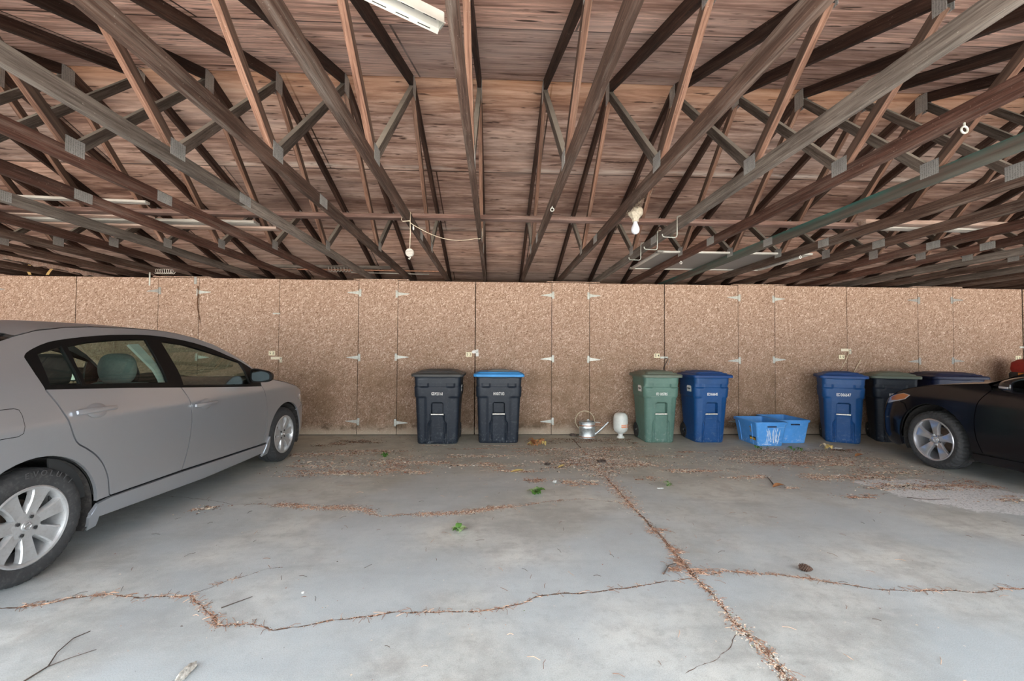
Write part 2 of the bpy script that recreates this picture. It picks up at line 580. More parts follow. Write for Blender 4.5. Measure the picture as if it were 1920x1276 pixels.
M['concrete'] = concrete()
M['crack'] = plain('dark crack grit', (0.12, 0.075, 0.052), 0.95, vary=0.5, scale=90)
M['ground'] = plain('outdoor driveway', (0.50, 0.47, 0.43), 0.9, scale=1)
M['galv'] = plain('zinc hinge steel', (0.40, 0.405, 0.37), 0.45, 0.4, vary=0.15, scale=60)
M['galv_dull'] = plain('dull grey zinc steel', (0.29, 0.285, 0.265), 0.6, 0.25, vary=0.2, scale=50)
M['rust'] = plain('rusted iron', (0.10, 0.045, 0.02), 0.9, vary=0.5, scale=120)
M['ivory'] = plain('ivory painted steel', (0.62, 0.56, 0.42), 0.5, vary=0.1, scale=40)
M['tile'] = plain('cream number tile', (0.70, 0.64, 0.44), 0.5, vary=0.06, scale=40)
M['ink'] = plain('dark print', (0.02, 0.02, 0.02), 0.6)
M['white'] = plain('white enamel', (0.60, 0.59, 0.56), 0.4, vary=0.06, scale=15)
M['glow_bulb'] = plain('frosted white bulb glass', (0.52, 0.54, 0.60), 0.25, vary=0.02)
M['porcelain'] = plain('dusty porcelain', (0.33, 0.29, 0.23), 0.6, vary=0.3, scale=60)
M['twine'] = plain('cotton twine', (0.55, 0.47, 0.36), 0.95, vary=0.2, scale=200)
M['nest'] = plain('dry grass nest', (0.16, 0.125, 0.09), 0.95, vary=0.5, scale=120)
M['white_paint'] = plain('white lettering paint', (0.80, 0.80, 0.78), 0.6, vary=0.08, scale=80)
M['gap_wood'] = plain('dark framing timber', (0.03, 0.02, 0.014), 0.9, vary=0.3, scale=10)
# ------------------------------------------------------------------ camera (real place: wall plane y=0, slab z=0)
FX = 820.41
yaw, pitch, roll = 0.042, 0.026, 0.0069
CAM = Vector((0.2921, -6.9493, 1.314))
fw = Vector((math.sin(yaw) * math.cos(pitch), math.cos(yaw) * math.cos(pitch), math.sin(pitch)))
rt = Vector((math.cos(yaw), -math.sin(yaw), 0))
up = rt.cross(fw)
r2 = rt * math.cos(roll) + up * math.sin(roll)
u2 = up * math.cos(roll) - rt * math.sin(roll)
cd = bpy.data.cameras.new('camera')
cd.sensor_width = 36
cd.sensor_fit = 'HORIZONTAL'
cd.lens = FX / 1920 * 36
cd.clip_start = 0.05
cam = bpy.data.objects.new('camera', cd)
Mx = Matrix((r2, u2, -fw)).transposed().to_4x4()
Mx.translation = CAM
cam.matrix_world = Mx
COL.objects.link(cam)
SC.camera = cam

# ------------------------------------------------------------------ daylight: overcast sky over the open front
w = bpy.data.worlds.new('overcast sky')
w.use_nodes = True
SC.world = w
bg = w.node_tree.nodes['Background']
bg.inputs[0].default_value = (0.885, 0.955, 1.0, 1)
bg.inputs[1].default_value = 1.0
SC.view_settings.view_transform = 'Standard'
SC.view_settings.look = 'None'
SC.view_settings.gamma = 1.0
SC.view_settings.use_curve_mapping = False
SC.view_settings.exposure = EXPOSURE
SC.cycles.max_bounces = 8
SC.cycles.diffuse_bounces = 6

X0, X1 = -13.0, 16.0
RIDGE_Y, RIDGE_Z, SLOPE = -2.965, 3.825, 1 / 3.0
EAVE_FAR, EAVE_NEAR = 1.15, -7.08

# floor slab (a grid so its edge is real; cracks are grooves filled with litter)
bm = B()
box(bm, ((X0 + X1) / 2, -3.0, -0.075), (X1 - X0, 8.3, 0.15))
struct('floor', bm, M['concrete'])
bm = B()
box(bm, ((X0 + X1) / 2, -27.2, -0.09), (60, 40.0, 0.15))
struct('driveway_ground', bm, M['ground'])

# roof sheathing, two slopes, 16 mm boards
bm = B()
def slope_z(y):
    return RIDGE_Z - abs(y - RIDGE_Y) * SLOPE
for ya, yb in ((EAVE_NEAR, RIDGE_Y - 0.004), (RIDGE_Y + 0.004, EAVE_FAR)):
    pr = []
    for x in (X0, X1):
        pr.append([(x, ya, slope_z(ya)), (x, yb, slope_z(yb)), (x, yb, slope_z(yb) + 0.016), (x, ya, slope_z(ya) + 0.016)])
    loft(bm, pr, True, caps=(True, True))
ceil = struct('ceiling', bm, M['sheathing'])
bm = B()
for ya, yb in ((EAVE_NEAR - 0.05, RIDGE_Y), (RIDGE_Y, EAVE_FAR + 0.05)):
    pr = []
    for x in (X0, X1):
        pr.append([(x, ya, slope_z(ya) + 0.02), (x, yb, slope_z(yb) + 0.02), (x, yb, slope_z(yb) + 0.05), (x, ya, slope_z(ya) + 0.05)])
    loft(bm, pr, True, caps=(True, True))
struct('roof_covering', bm, plain('asphalt roof', (0.05, 0.05, 0.05), 0.95))

# locker back wall behind the doors
bm = B()
box(bm, ((X0 + X1) / 2, 0.80, 1.65), (X1 - X0, 0.05, 3.3))
for x in (X0, X1):
    box(bm, (x, -2.9, 1.9), (0.1, 8.0, 3.8))
struct('wall_far', bm, plain('dark plywood', (0.16, 0.10, 0.07), 0.9))

# ------------------------------------------------------------------ storage wall: hinged doors and fixed panels of strand board
FT = 0.3048
TH = 0.012
WTOP = 2.422
def leaf(x0, x1, z0, z1, gl, gr):
    bm = B()
    box(bm, (((x0 + gl) + (x1 - gr)) / 2, TH / 2, (z0 + z1) / 2), (x1 - x0 - gl - gr, TH, z1 - z0), bevel=0.0012)
    return bm

def hinge_bm(sgn, rnd):
    """tee hinge: upright plate on the post, tapered strap towards the door (sgn = strap direction)"""
    bm = B()
    box(bm, (-sgn * 0.021, -0.0025, 0), (0.034, 0.005, 0.112), bevel=0.001)
    prism(bm, [(sgn * a, b) for a, b in ((0.0, 0.030), (0.035, 0.022), (0.17, 0.006), (0.178, 0.0), (0.17, -0.006), (0.035, -0.022), (0.0, -0.030))], 0, 0.003, M=Matrix.Rotation(PI / 2, 4, 'X'))
    tube(bm, [(0, -0.006, -0.032), (0, -0.006, 0.032)], 0.006, 8)
    for z in (-0.042, -0.015, 0.015, 0.042):
        lathe(bm, [(0.0, -0.0075), (0.005, -0.0065), (0.005, -0.004)], 8, 'Y', (-sgn * 0.024, 0, z), mi=1)
    for x in (0.05, 0.1, 0.145):
        lathe(bm, [(0.0, -0.0055), (0.004, -0.0045), (0.004, -0.002)], 8, 'Y', (sgn * x, 0, 0), mi=1)
    return bm
HZ = (2.215, 1.21, 0.205)
HM = {}
for s in (-1, 1):
    HM[s] = to_mesh('hinge', hinge_bm(s, 0), [M['galv'], M['galv_dull']])
HMD = {}
for s in (-1, 1):
    HMD[s] = to_mesh('hinge', hinge_bm(s, 0), [M['galv_dull'], M['galv_dull']])
nd = [0]
seams = []
def door(x0, x1, hinge_at, dz=0.0, gl=0.0045, gr=0.0045):
    nd[0] += 1
    d = struct('door_%d' % nd[0], leaf(x0, x1, 0.012, WTOP + dz, gl, gr), M['osb'])
    rng = random.Random(nd[0] * 7)
    for z in HZ:
        s = 1 if hinge_at == 'L' else -1
        x = x0 if hinge_at == 'L' else x1
        h = obj('hinge', HMD[s] if x > 6.5 or (x < -4.5) else HM[s], None, d, (x, 0, z + rng.uniform(-0.012, 0.012)))
        h.rotation_euler.y = rng.uniform(-0.05, 0.05)
    return d
wall = []
for n in range(-4, 6):
    c = n * 10
    a = (c - 4) * FT
    b = (c + 4) * FT
    mid = c * FT
    gap = {0: 0.012, 10: 0.012, 30: 0.022, -20: 0.011, 20: 0.007, -10: 0.005}.get(c, 0.008)
    dL = door(a, mid, 'L', dz={-10: 0.004}.get(c, 0.0), gr=gap / 2 + 0.0008)
    dR = door(mid, b, 'R', gl=gap / 2 + 0.0008)
    seams.append((c, dL, dR))
    p0, p1 = b, (c + 6) * FT
    bm = leaf(p0, p1, 0.012, WTOP + (0.008 if n % 2 else 0.003), 0.003, 0.003)
    wall.append(struct('wall_panel', bm, M['osb']))
    # thin cap strip lying over the panel
    bm = B()
    box(bm, ((p0 + p1) / 2 + 0.04, 0.03, WTOP + 0.017), (0.86, 0.075, 0.012), bevel=0.002)
    struct('trim_%d' % (nd[0] // 2), bm, M['osb'])
    # timber post behind the fixed panel
    for px in (p0 + 0.05, p1 - 0.05):
        bm = B()
        box(bm, (px, 0.06, 1.2), (0.09, 0.09, 2.4))
        struct('wall_post', bm, M['gap_wood'])
# timber header behind the boards and short cripples up to the trusses
bm = B()
box(bm, (1.5, 0.06, WTOP - 0.09), (22, 0.045, 0.14))
box(bm, (1.5, 0.045, 0.0), (22, 0.05, 0.05))
struct('wall_header', bm, M['gap_wood'])

# latches and number tiles sit on the door leaves
def latch(kind, dL, dR, x, z):
    if kind == 'hasp':
        bm = B()
        box(bm, (x - 0.045, -0.004, z + 0.012), (0.13, 0.008, 0.042), bevel=0.002)
        box(bm, (x + 0.042, -0.006, z - 0.012), (0.036, 0.012, 0.085), bevel=0.003)
        obj('hasp', bm, M['ivory'], dL)
        bm = B()
        lathe(bm, [(0.0, -0.020), (0.010, -0.019), (0.012, -0.012)], 10, 'Y', (x + 0.042, 0, z + 0.008))
        tube(bm, [(x + 0.042 + 0.012 * math.cos(a), -0.02, z - 0.03 + 0.018 * math.sin(a)) for a in [i * PI / 6 for i in range(13)]], 0.003, 6)
        obj('staple', bm, M['galv_dull'], dR)
    elif kind == 'turn':
        bm = B()
        prism(bm, [(x - 0.055, z + 0.01), (x - 0.04, z + 0.03), (x, z + 0.036), (x + 0.03, z + 0.05), (x + 0.05, z + 0.045), (x + 0.05, z - 0.01), (x + 0.01, z - 0.012), (x - 0.04, z - 0.012)], 0, 0.012, M=Matrix.Rotation(PI / 2, 4, 'X'))
        box(bm, (x + 0.035, -0.005, z - 0.03), (0.045, 0.01, 0.06), bevel=0.002)
        obj('hasp', bm, M['white'], dL)
        bm = B()
        tube(bm, [(x + 0.03 + 0.014 * math.cos(a), -0.016, z + 0.012 + 0.014 * math.sin(a)) for a in [i * PI / 8 for i in range(17)]], 0.0035, 6)
        obj('staple', bm, M['galv_dull'], dR)
    else:
        bm = B()
        box(bm, (x - 0.01, -0.004, z), (0.12, 0.008, 0.032), bevel=0.002)
        obj('hasp', bm, M['galv'], dL)
        bm = B()
        tube(bm, [(x + 0.05, -0.012, z), (x + 0.085, -0.02, z - 0.02), (x + 0.05, -0.02, z - 0.12)], 0.004, 6)
        obj('staple', bm, M['galv_dull'], dR)
for c, dL, dR in seams:
    x = c * FT
    num = {-20: '51', -10: '52', 0: '53', 10: '54', 20: '55', 30: '56'}.get(c)
    if not num:
        continue
    kind, lz = {-20: ('bar', 1.23), -10: ('hasp', 1.18), 0: ('turn', 1.30), 10: ('bar', 1.24), 20: ('hasp', 1.37), 30: ('bar', 1.45)}[c]
    latch(kind, dL, dR, x, lz)
    bm = B()
    tx0 = x - 0.098 if c != 10 else x - 0.125
    box(bm, (tx0, -0.003, 1.268), (0.095, 0.006, 0.07), bevel=0.001)
    pl = obj('number_plate', bm, M['tile'], dL)
    obj('number', text_mesh('number', ' '.join(num), 0.058, M['ink'], 0.0006), None, pl, (tx0, -0.0066, 1.268), (PI / 2, 0, 0))
    if c == -10:
        bm = B()
        box(bm, (x - 0.04, -0.004, 1.885), (0.11, 0.008, 0.02), bevel=0.002)
        obj('latch_bar', bm, M['galv'], dL)

# high sun added behind the building to bounce light onto the ceiling: it never reaches under the roof, but lights the driveway in front
sd = bpy.data.lights.new('sun', 'SUN')
sd.energy = SUN
sd.angle = 0.02
sd.color = (1.0, 0.95, 0.86)
sun = bpy.data.objects.new('sun', sd)
sun.rotation_euler = (math.radians(-34), 0, 0)
COL.objects.link(sun)
# ------------------------------------------------------------------ Fink roof trusses, 24 in on centre
TX, SP = 0.143, 0.6096
ZB, ZT = 2.445, 2.534                 # bottom chord underside / top
HEEL_N, HEEL_F = -6.665, 0.735
NN, FF, PK = -4.19, -1.735, -2.965    # node positions along the chord
PEAK_U = 3.735                        # underside of the rafters at the ridge
TH2 = 0.038
def beam_mesh(L, w, h, key, mat):
    bm = B()
    box(bm, (0, 0, 0), (L, w, h), bevel=0.002)
    return to_mesh(key, bm, mat)
def beam(cache, key, p0, p1, w, h, mat, name, parent):
    p0, p1 = Vector(p0), Vector(p1)
    k = (key, mat.name)
    if k not in cache:
        cache[k] = beam_mesh((p1 - p0).length, w, h, name, mat)
    o = bpy.data.objects.new(name, cache[k])
    d = (p1 - p0).normalized()
    yv = Vector((1, 0, 0))
    zv = d.cross(yv)
    if zv.z < 0:
        zv = -zv
        yv = -yv
    R = Matrix((d, yv, zv)).transposed().to_4x4()
    R.translation = (p0 + p1) / 2
    o.matrix_local = R
    link(o, parent)
    return o
TC = {}
def plate_bm(w, h, nrot=0.0):
    bm = B()
    for s in (-1, 1):
        box(bm, (s * (TH2 / 2 + 0.001), 0, 0), (0.002, w, h))
    return bm
PMESH = {'n': to_mesh('gusset_plate', plate_bm(0.125, 0.100), M['plate']),
         's': to_mesh('gusset_plate', plate_bm(0.150, 0.078), M['plate']),
         'p': to_mesh('gusset_plate', plate_bm(0.12, 0.17), M['plate']),
         'm': to_mesh('gusset_plate', plate_bm(0.075, 0.11), M['plate']),
         'h': to_mesh('gusset_plate', plate_bm(0.20, 0.12), M['plate'])}
ORD = ['', 'first', 'second', 'third', 'fourth', 'fifth', 'sixth', 'seventh', 'eighth', 'ninth', 'tenth', 'eleventh', 'twelfth', 'thirteenth', 'fourteenth', 'fifteenth']
def truss_label(k):
    if k == -1: return 'dark wooden roof truss from which the twine spool hangs'
    if k == 0: return 'brown wooden roof truss where the sagging twine ends, beside the white light strip'
    if k == 1: return 'brown wooden roof truss with one white ring, beside the bare bulb truss'
    if k == 2: return 'dark wooden roof truss carrying the bare light bulb'
    if k == 3: return 'grey dusty wooden roof truss holding three bent wire hooks'
    if k == 4: return 'brown wooden roof truss with a large white ring high under its chord'
    if k == 5: return 'brown wooden roof truss smeared with green paint'
    if k < 0: return 'wooden roof truss, %s to the left of the twine spool truss' % ORD[-k - 1]
    return 'wooden roof truss, %s to the right of the green smeared truss' % ORD[k - 5]
def up_pt(y, off=0.0):
    return PEAK_U - abs(y - PK) * (PEAK_U - ZB - 0.055) / 3.70 + off
RH = 0.089
TRUSS = {}
for k in range(-12, 18):
    x = TX + SP * k
    rng = random.Random(k * 13 + 5)
    t = thing('roof_truss', truss_label(k), 'roof truss', (x, PK, ZB), group='roof trusses')
    TRUSS[k] = t
    def P(y, z):
        return (0, y - PK, z - ZB)
    cm = M['chord']
    if k in (3, -3): cm = M['chord_grey']
    elif k == 5: cm = M['chord_green']
    elif k in (-4, -7, -5, 4, 8, 9): cm = M['chord_red']
    elif k in (12, 10, -6, -9): cm = M['chord_grey'] if k != -9 else M['chord']
    sp = -3.456 if k <= -2 else -2.475
    zc = (ZB + ZT) / 2
    tag_s = 'L' if k <= -2 else 'R'
    beam(TC, 'bcA' + tag_s, P(HEEL_N, zc), P(sp - 0.001, zc), TH2, ZT - ZB, cm, 'bottom_chord', t)
    beam(TC, 'bcB' + tag_s, P(sp + 0.001, zc), P(HEEL_F, zc), TH2, ZT - ZB, cm, 'bottom_chord', t)
    # rafters (underside line heel -> peak)
    dz = RH / 2 / math.cos(math.atan(SLOPE))
    ye = 4.05
    for s in (-1, 1):
        ya, yb = PK + s * ye, PK + s * 0.004
        beam(TC, 'tc%d' % s, P(ya, up_pt(ya) + dz), P(yb, up_pt(yb) + dz), TH2, RH, M['rafter'], 'rafter', t)
    for s, nd_, yq in ((-1, NN, -4.83), (1, FF, -1.10)):
        # web peak -> third point and third point -> rafter quarter point
        beam(TC, 'wp%d' % s, P(PK + s * 0.02, PEAK_U - 0.035), P(nd_ - s * 0.035, ZT + 0.026), TH2, 0.064, M['web_grey'] if s < 0 else M['web_orange'], 'web', t)
        yq2 = nd_ + s * 0.66
        beam(TC, 'wq%d' % s, P(nd_ + s * 0.03, ZT + 0.024), P(yq2, up_pt(yq2) - 0.01), TH2, 0.064, M['web_orange'] if s < 0 else M['web_grey'], 'web', t)
        obj('gusset_plate', PMESH['n'], None, t, P(nd_, 2.548))
        obj('gusset_plate', PMESH['m'], None, t, P(yq2, up_pt(yq2) + 0.005))
    obj('gusset_plate', PMESH['s'], None, t, P(sp, 2.491))
    obj('gusset_plate', PMESH['p'], None, t, P(PK, PEAK_U - 0.01))
    t.location.x += rng.uniform(-0.006, 0.006)

# lateral brace laid over the chords, in lengths butted end to end
def brace(x0, x1, y, label, mat='brace', dz=0.0, wy=0.089, skew=0.0, name='lateral_brace', hz=0.038, cat='board'):
    bm = B()
    L = x1 - x0
    box(bm, (0, 0, 0), (L, wy, hz), bevel=0.002)
    o = obj(name, bm, M[mat], None, ((x0 + x1) / 2, y, ZT + hz / 2 + 0.0005 + dz), (0, 0, skew))
    return tag(o, label, cat)
brace(-7.2, -0.47, -2.90, 'long narrow brace board lying across the trusses, left of the twine spool', skew=0.004)
brace(-0.46, 3.9, -2.90, 'long narrow brace board lying across the trusses behind the bare bulb', skew=0.004)
brace(3.75, 9.6, -3.00, 'pale brace board lying across the trusses right of the bare bulb', 'board_pale', skew=0.0)
# ------------------------------------------------------------------ wheeled refuse carts
def plastic(name, col, scuff=(0.30, 0.30, 0.30), rough=0.5):
    t = NT(name)
    v = t.objco()
    f = t.noise(v, 3.5, 6, 0.6)
    c = t.ramp(f, [(0.3, tuple(0.82 * x for x in col)), (0.7, tuple(1.12 * x for x in col))])
    s = t.noise(v, 26, 8, 0.7)
    z = t.sep(t.n('TexCoord').outputs['Object'])[2]
    low = t.ramp(z, [(0.02, 0.5), (0.18, 0.10), (0.9, 0.04)])
    c = t.mix(t.math('MULTIPLY', low, t.ramp(s, [(0.52, 0.0), (0.66, 1.0)])), c, scuff)
    sc = t.noise(t.mapping(v, rot=(0.3, 0.4, 0.8), scale=(3, 40, 60)), 1.0, 3)
    c = t.mix(t.ramp(sc, [(0.68, 0.0), (0.74, 0.25)]), c, scuff)
    return t.bsdf(c, rough, spec=0.4, bump=s, bstr=0.06)
M['bin_navy'] = plastic('navy black cart plastic', (0.009, 0.0145, 0.025), (0.2, 0.21, 0.22))
M['bin_blue'] = plastic('royal blue cart plastic', (0.004, 0.055, 0.185), (0.20, 0.24, 0.30))
M['bin_green'] = plastic('sage green cart plastic', (0.085, 0.165, 0.135), (0.4, 0.42, 0.4))
M['bin_darkblue'] = plastic('dark blue cart plastic', (0.004, 0.010, 0.045))  # cart blue deepened to stand in for the black car's shade
M['lid_black'] = plastic('black lid plastic', (0.045, 0.046, 0.045), (0.2, 0.2, 0.18))
M['lid_sky'] = plastic('sky blue lid plastic', (0.04, 0.27, 0.62))
M['lid_grey'] = plastic('grey lid inset plastic', (0.16, 0.19, 0.20))
M['lid_green'] = plastic('grey green lid plastic', (0.11, 0.135, 0.105), (0.4, 0.4, 0.36))
M['lid_blue'] = plastic('blue lid plastic', (0.006, 0.050, 0.19), (0.2, 0.24, 0.32))
M['rubber'] = plain('black rubber', (0.022, 0.022, 0.023), 0.75, vary=0.25, scale=30)
M['bar_metal'] = plain('worn metal bar', (0.62, 0.60, 0.54), 0.4, 0.5, vary=0.3, scale=60)
M['sticker'] = plain('white sticker', (0.72, 0.73, 0.72), 0.5, vary=0.05)

def ss(a, b, x):
    t = min(1.0, max(0.0, (x - a) / (b - a)))
    return t * t * (3 - 2 * t)

def cart_body(WT, WB, DT, DB, H):
    """tapered tub with rounded corners, stepped collar, grab pocket and two kick grooves on the front (-y)"""
    bm = B()
    zs = sorted(set([0.0, 0.008, 0.02, 0.04] + [H * i / 84 for i in range(4, 84)] + [H - 0.03, H - 0.012, H]))
    def outline(z):
        q = z / H
        hx = (WB + (WT - WB) * q) / 2
        hy = (DB + (DT - DB) * q) / 2
        cy = -(DB / 2) + hy * 0 + 0.0
        r = 0.075
        nf, ns = 72, 22
        pts = []
        # front edge left->right
        for i in range(nf + 1):
            x = -(hx - r) + 2 * (hx - r) * i / nf
            pts.append((x, -hy, 0, -1))
        def arc(cx, cy_, a0, n=7):
            for i in range(1, n + 1):
                a = math.radians(a0 + 90 * i / n)
                pts.append((cx + r * math.cos(a), cy_ + r * math.sin(a), math.cos(a), math.sin(a)))
        arc(hx - r, -hy + r, -90)
        for i in range(1, ns + 1):
            pts.append((hx, -hy + r + 2 * (hy - r) * i / ns, 1, 0))
        arc(hx - r, hy - r, 0)
        for i in range(1, ns + 1):
            pts.append((hx - r - 2 * (hx - r) * i / ns, hy, 0, 1))
        arc(-hx + r, hy - r, 90)
        for i in range(1, ns + 1):
            pts.append((-hx, hy - r - 2 * (hy - r) * i / ns, -1, 0))
        arc(-hx + r, -hy + r, 180, 7)
        pts.pop()
        return pts, hy
    rings = []
    for z in zs:
        q = z / H
        pts, hy = outline(z)
        ring = []
        for x, y, nx, ny in pts:
            front = ss(-0.2, -0.9, ny)
            back = ss(0.2, 0.9, ny)
            off = 0.0
            colm = 1 - ss(0.135, 0.19, abs(x)) if front > 0 else 0.0      # central column of the front
            # collar between q .67 and .83 stands proud, body below is recessed except for the column
            below = 1 - ss(0.665, 0.685, q)
            above = ss(0.825, 0.835, q)
            pock = ss(0.80, 0.835, q) * (1 - ss(0.93, 0.97, q)) * (1 - ss(0.035, 0.075, abs(abs(x) - 0.185))) * front
            off -= 0.014 * below * (1 - colm) * (1 - back)
            off -= 0.010 * above * (1 - 0.6 * ss(0.93, 0.97, q))
            off -= 0.016 * pock
            if front > 0.5:
                # grab pocket
                hw = 0.086
                top = 0.60
                rx = ss(hw, hw - 0.010, abs(x))
                corner = max(0.0, abs(x) - (hw - 0.03)) / 0.03
                tz = top - 0.018 * corner * corner
                rz = ss(tz, tz - 0.012, q) * ss(0.425, 0.435, q)
                off -= 0.055 * rx * rz
                # grooves from the bar to the ground, splayed below the shoulder
                gx = 0.092 + 0.030 * (1 - ss(0.29, 0.345, q))
                g = (1 - ss(0.004, 0.013, abs(abs(x) - gx))) * (1 - ss(0.425, 0.44, q)) * ss(0.01, 0.03, q)
                g2 = (1 - ss(0.003, 0.010, abs(abs(x) - 0.094))) * (1 - ss(0.30, 0.33, q)) * ss(0.01, 0.03, q)
                off -= 0.016 * g + 0.010 * g2
                # inner foot panel slightly set back
                off -= 0.006 * ss(gx, gx - 0.01, abs(x)) * (1 - ss(0.40, 0.43, q))
            if q < 0.02:
                off -= 0.010 * (1 - q / 0.02)
            ring.append((x + nx * off, y + ny * off, z))
        rings.append(ring)
    # rolled rim
    pts, hy = outline(H)
    for dz, do in ((0.0, 0.012), (0.012, 0.014), (0.016, 0.004), (0.010, -0.010), (-0.12, -0.014)):
        rings.append([(x + nx * do, y + ny * do, H + dz) for x, y, nx, ny in pts])
    loft(bm, rings, True, caps=(True, False))
    return bm

def cart_lid(WT, DT, H, inset_only=False, domed=0.03):
    bm = B()
    hx, hy = WT / 2 + 0.027, DT / 2 + 0.032
    cy = -0.005
    R = []
    def rr(a, b, r, z, dy=0.0):
        R.append([(x, y + cy + dy, z) for x, y in rrect(a, b, r, 6)])
    rr(hx - 0.012, hy - 0.012, 0.06, H - 0.028)
    rr(hx, hy, 0.065, H - 0.026)
    rr(hx + 0.002, hy + 0.002, 0.065, H + 0.004)
    rr(hx - 0.012, hy - 0.012, 0.06, H + 0.018)
    rr(hx - 0.055, hy - 0.055, 0.05, H + 0.022)
    rr(hx - 0.062, hy - 0.062, 0.05, H + 0.036)
    rr(hx - 0.10, hy - 0.10, 0.06, H + 0.042)
    loft(bm, R, True, caps=(True, True))
    # pivot lugs at the back
    for s in (-1, 1):
        box(bm, (s * 0.16, hy + 0.02, H + 0.0), (0.07, 0.05, 0.035), bevel=0.008)
    return bm

def cart_inset(WT, DT, H):
    bm = B()
    hx, hy = WT / 2 - 0.07, DT / 2 - 0.07
    R = []
    for a, z, d in ((0.0, 0.041, 0), (0.004, 0.052, 0), (0.03, 0.058, 0), (0.07, 0.058, 0), (0.078, 0.066, 0), (0.10, 0.069, 0), (0.16, 0.068, 0)):
        R.append([(x, y - 0.005, H + z) for x, y in rrect(hx - a, hy - a * 0.9, max(0.02, 0.06 - a * 0.2), 6)])
    loft(bm, R, True, caps=(True, True))
    return bm

def cart_wheel(x, y, s):
    bm = B()
    lathe(bm, [(0.0, 0.0), (0.06, 0.0), (0.075, -0.012), (0.105, -0.012), (0.115, 0.0), (0.125, 0.01), (0.125, 0.04), (0.115, 0.05), (0.1, 0.052), (0.0, 0.045)], 28, 'X', (0, 0, 0), mi=0)
    for i in range(6):
        a = i * PI / 3
        box(bm, (-0.004, 0.045 * math.cos(a), 0.045 * math.sin(a)), (0.012, 0.05, 0.012), Matrix.Rotation(a, 3, 'X'))
    lathe(bm, [(0.0, -0.012), (0.012, -0.010), (0.014, 0.0)], 12, 'X', mi=1)
    if s > 0:
        bm.transform(Matrix.Scale(-1, 4, (1, 0, 0)))
    bm.transform(Matrix.Translation((x, y, 0.125)))
    return bm

SIZES = {'big': dict(WT=0.675, WB=0.600, DT=0.66, DB=0.50, H=0.985), 'small': dict(WT=0.545, WB=0.455, DT=0.62, DB=0.44, H=0.985)}
CM = {}
def cart(label, x, y, rz, size, body, lid, inset, number, sticker_side, num_size=0.060, sticker_mat='sticker', bar='bar_metal'):
    S = SIZES[size]
    t = thing('wheeled_cart', label, 'bin', (x, y, 0), (0, 0, rz), 'wheeled refuse carts along the wall')
    key = size
    if key not in CM:
        CM[key] = (to_mesh('body', cart_body(**S), M[body], 40), to_mesh('lid', cart_lid(S['WT'], S['DT'], S['H']), M[lid], 40), to_mesh('lid_inset', cart_inset(S['WT'], S['DT'], S['H']), M[inset], 40))
    def part(me, name, mat, par):
        m2 = me.copy()
        m2.materials.clear()
        m2.materials.append(M[mat])
        o = bpy.data.objects.new(name, m2)
        return link(o, par)
    b = part(CM[key][0], 'body', body, t)
    l = part(CM[key][1], 'lid', lid, t)
    ins = part(CM[key][2], 'lid_inset', inset, l)
    if lid != inset:
        ins.scale = (0.6, 0.7, 1.0)
        ins.location.y = 0.03
    H, WB, DB, DT, WT = S['H'], S['WB'], S['DB'], S['DT'], S['WT']
    def fy(q): return -(DB + (DT - DB) * q) / 2
    # grab bar
    bm = B()
    tube(bm, [(-0.088, fy(0.43) + 0.006, H * 0.43), (0.088, fy(0.43) + 0.006, H * 0.43)], 0.0115, 10)
    obj('grab_bar', bm, M[bar], t)
    for s in (-1, 1):
        obj('wheel', cart_wheel(s * (WB / 2 - 0.012), DB / 2 - 0.02, s), [M['rubber'], M['galv']], t)
    bm = B()
    tube(bm, [(-WB / 2, DB / 2 - 0.02, 0.125), (WB / 2, DB / 2 - 0.02, 0.125)], 0.01, 8)
    obj('axle', bm, M['galv_dull'], t)
    # moulded back handle
    bm = B()
    for s in (-1, 1):
        box(bm, (s * 0.2, DT / 2 + 0.03, H - 0.03), (0.03, 0.08, 0.04), bevel=0.008)
    tube(bm, [(-0.21, DT / 2 + 0.065, H - 0.03), (0.21, DT / 2 + 0.065, H - 0.03)], 0.015, 10)
    obj('handle', bm, M[body], t)
    if number:
        me = text_mesh('number', number, num_size, M['white_paint'], 0.0008, 0.62)
        q = 0.725
        tilt = math.atan2((DT - DB) / 2, H)
        obj('number', me, None, t, (0.0, fy(q) - 0.0016, H * q), (PI / 2 + tilt, 0, 0))
    for s in sticker_side:
        q = 0.80
        xx = (WB + (WT - WB) * q) / 2 + 0.0016
        tilt = math.atan2((WT - WB) / 2, H)
        bm = B()
        prism(bm, [(-0.07, -0.045), (0.07, -0.045), (0.07, 0.03), (0.05, 0.045), (-0.05, 0.045), (-0.07, 0.03)], -0.003, 0.001)
        st = obj('maker_sticker', bm, M[sticker_mat], t, (s * xx, -0.10, H * q), (PI / 2 + tilt, 0, s * PI / 2))
        bm = B()
        pts = [(-0.05 + 0.1 * i / 30, 0.014 * math.sin(i * 1.9) * (0.6 + 0.4 * math.cos(i)), 0.0012) for i in range(31)]
        tube(bm, pts, 0.004, 5)
        obj('sticker_print', bm, M['ink'], st)
    return t

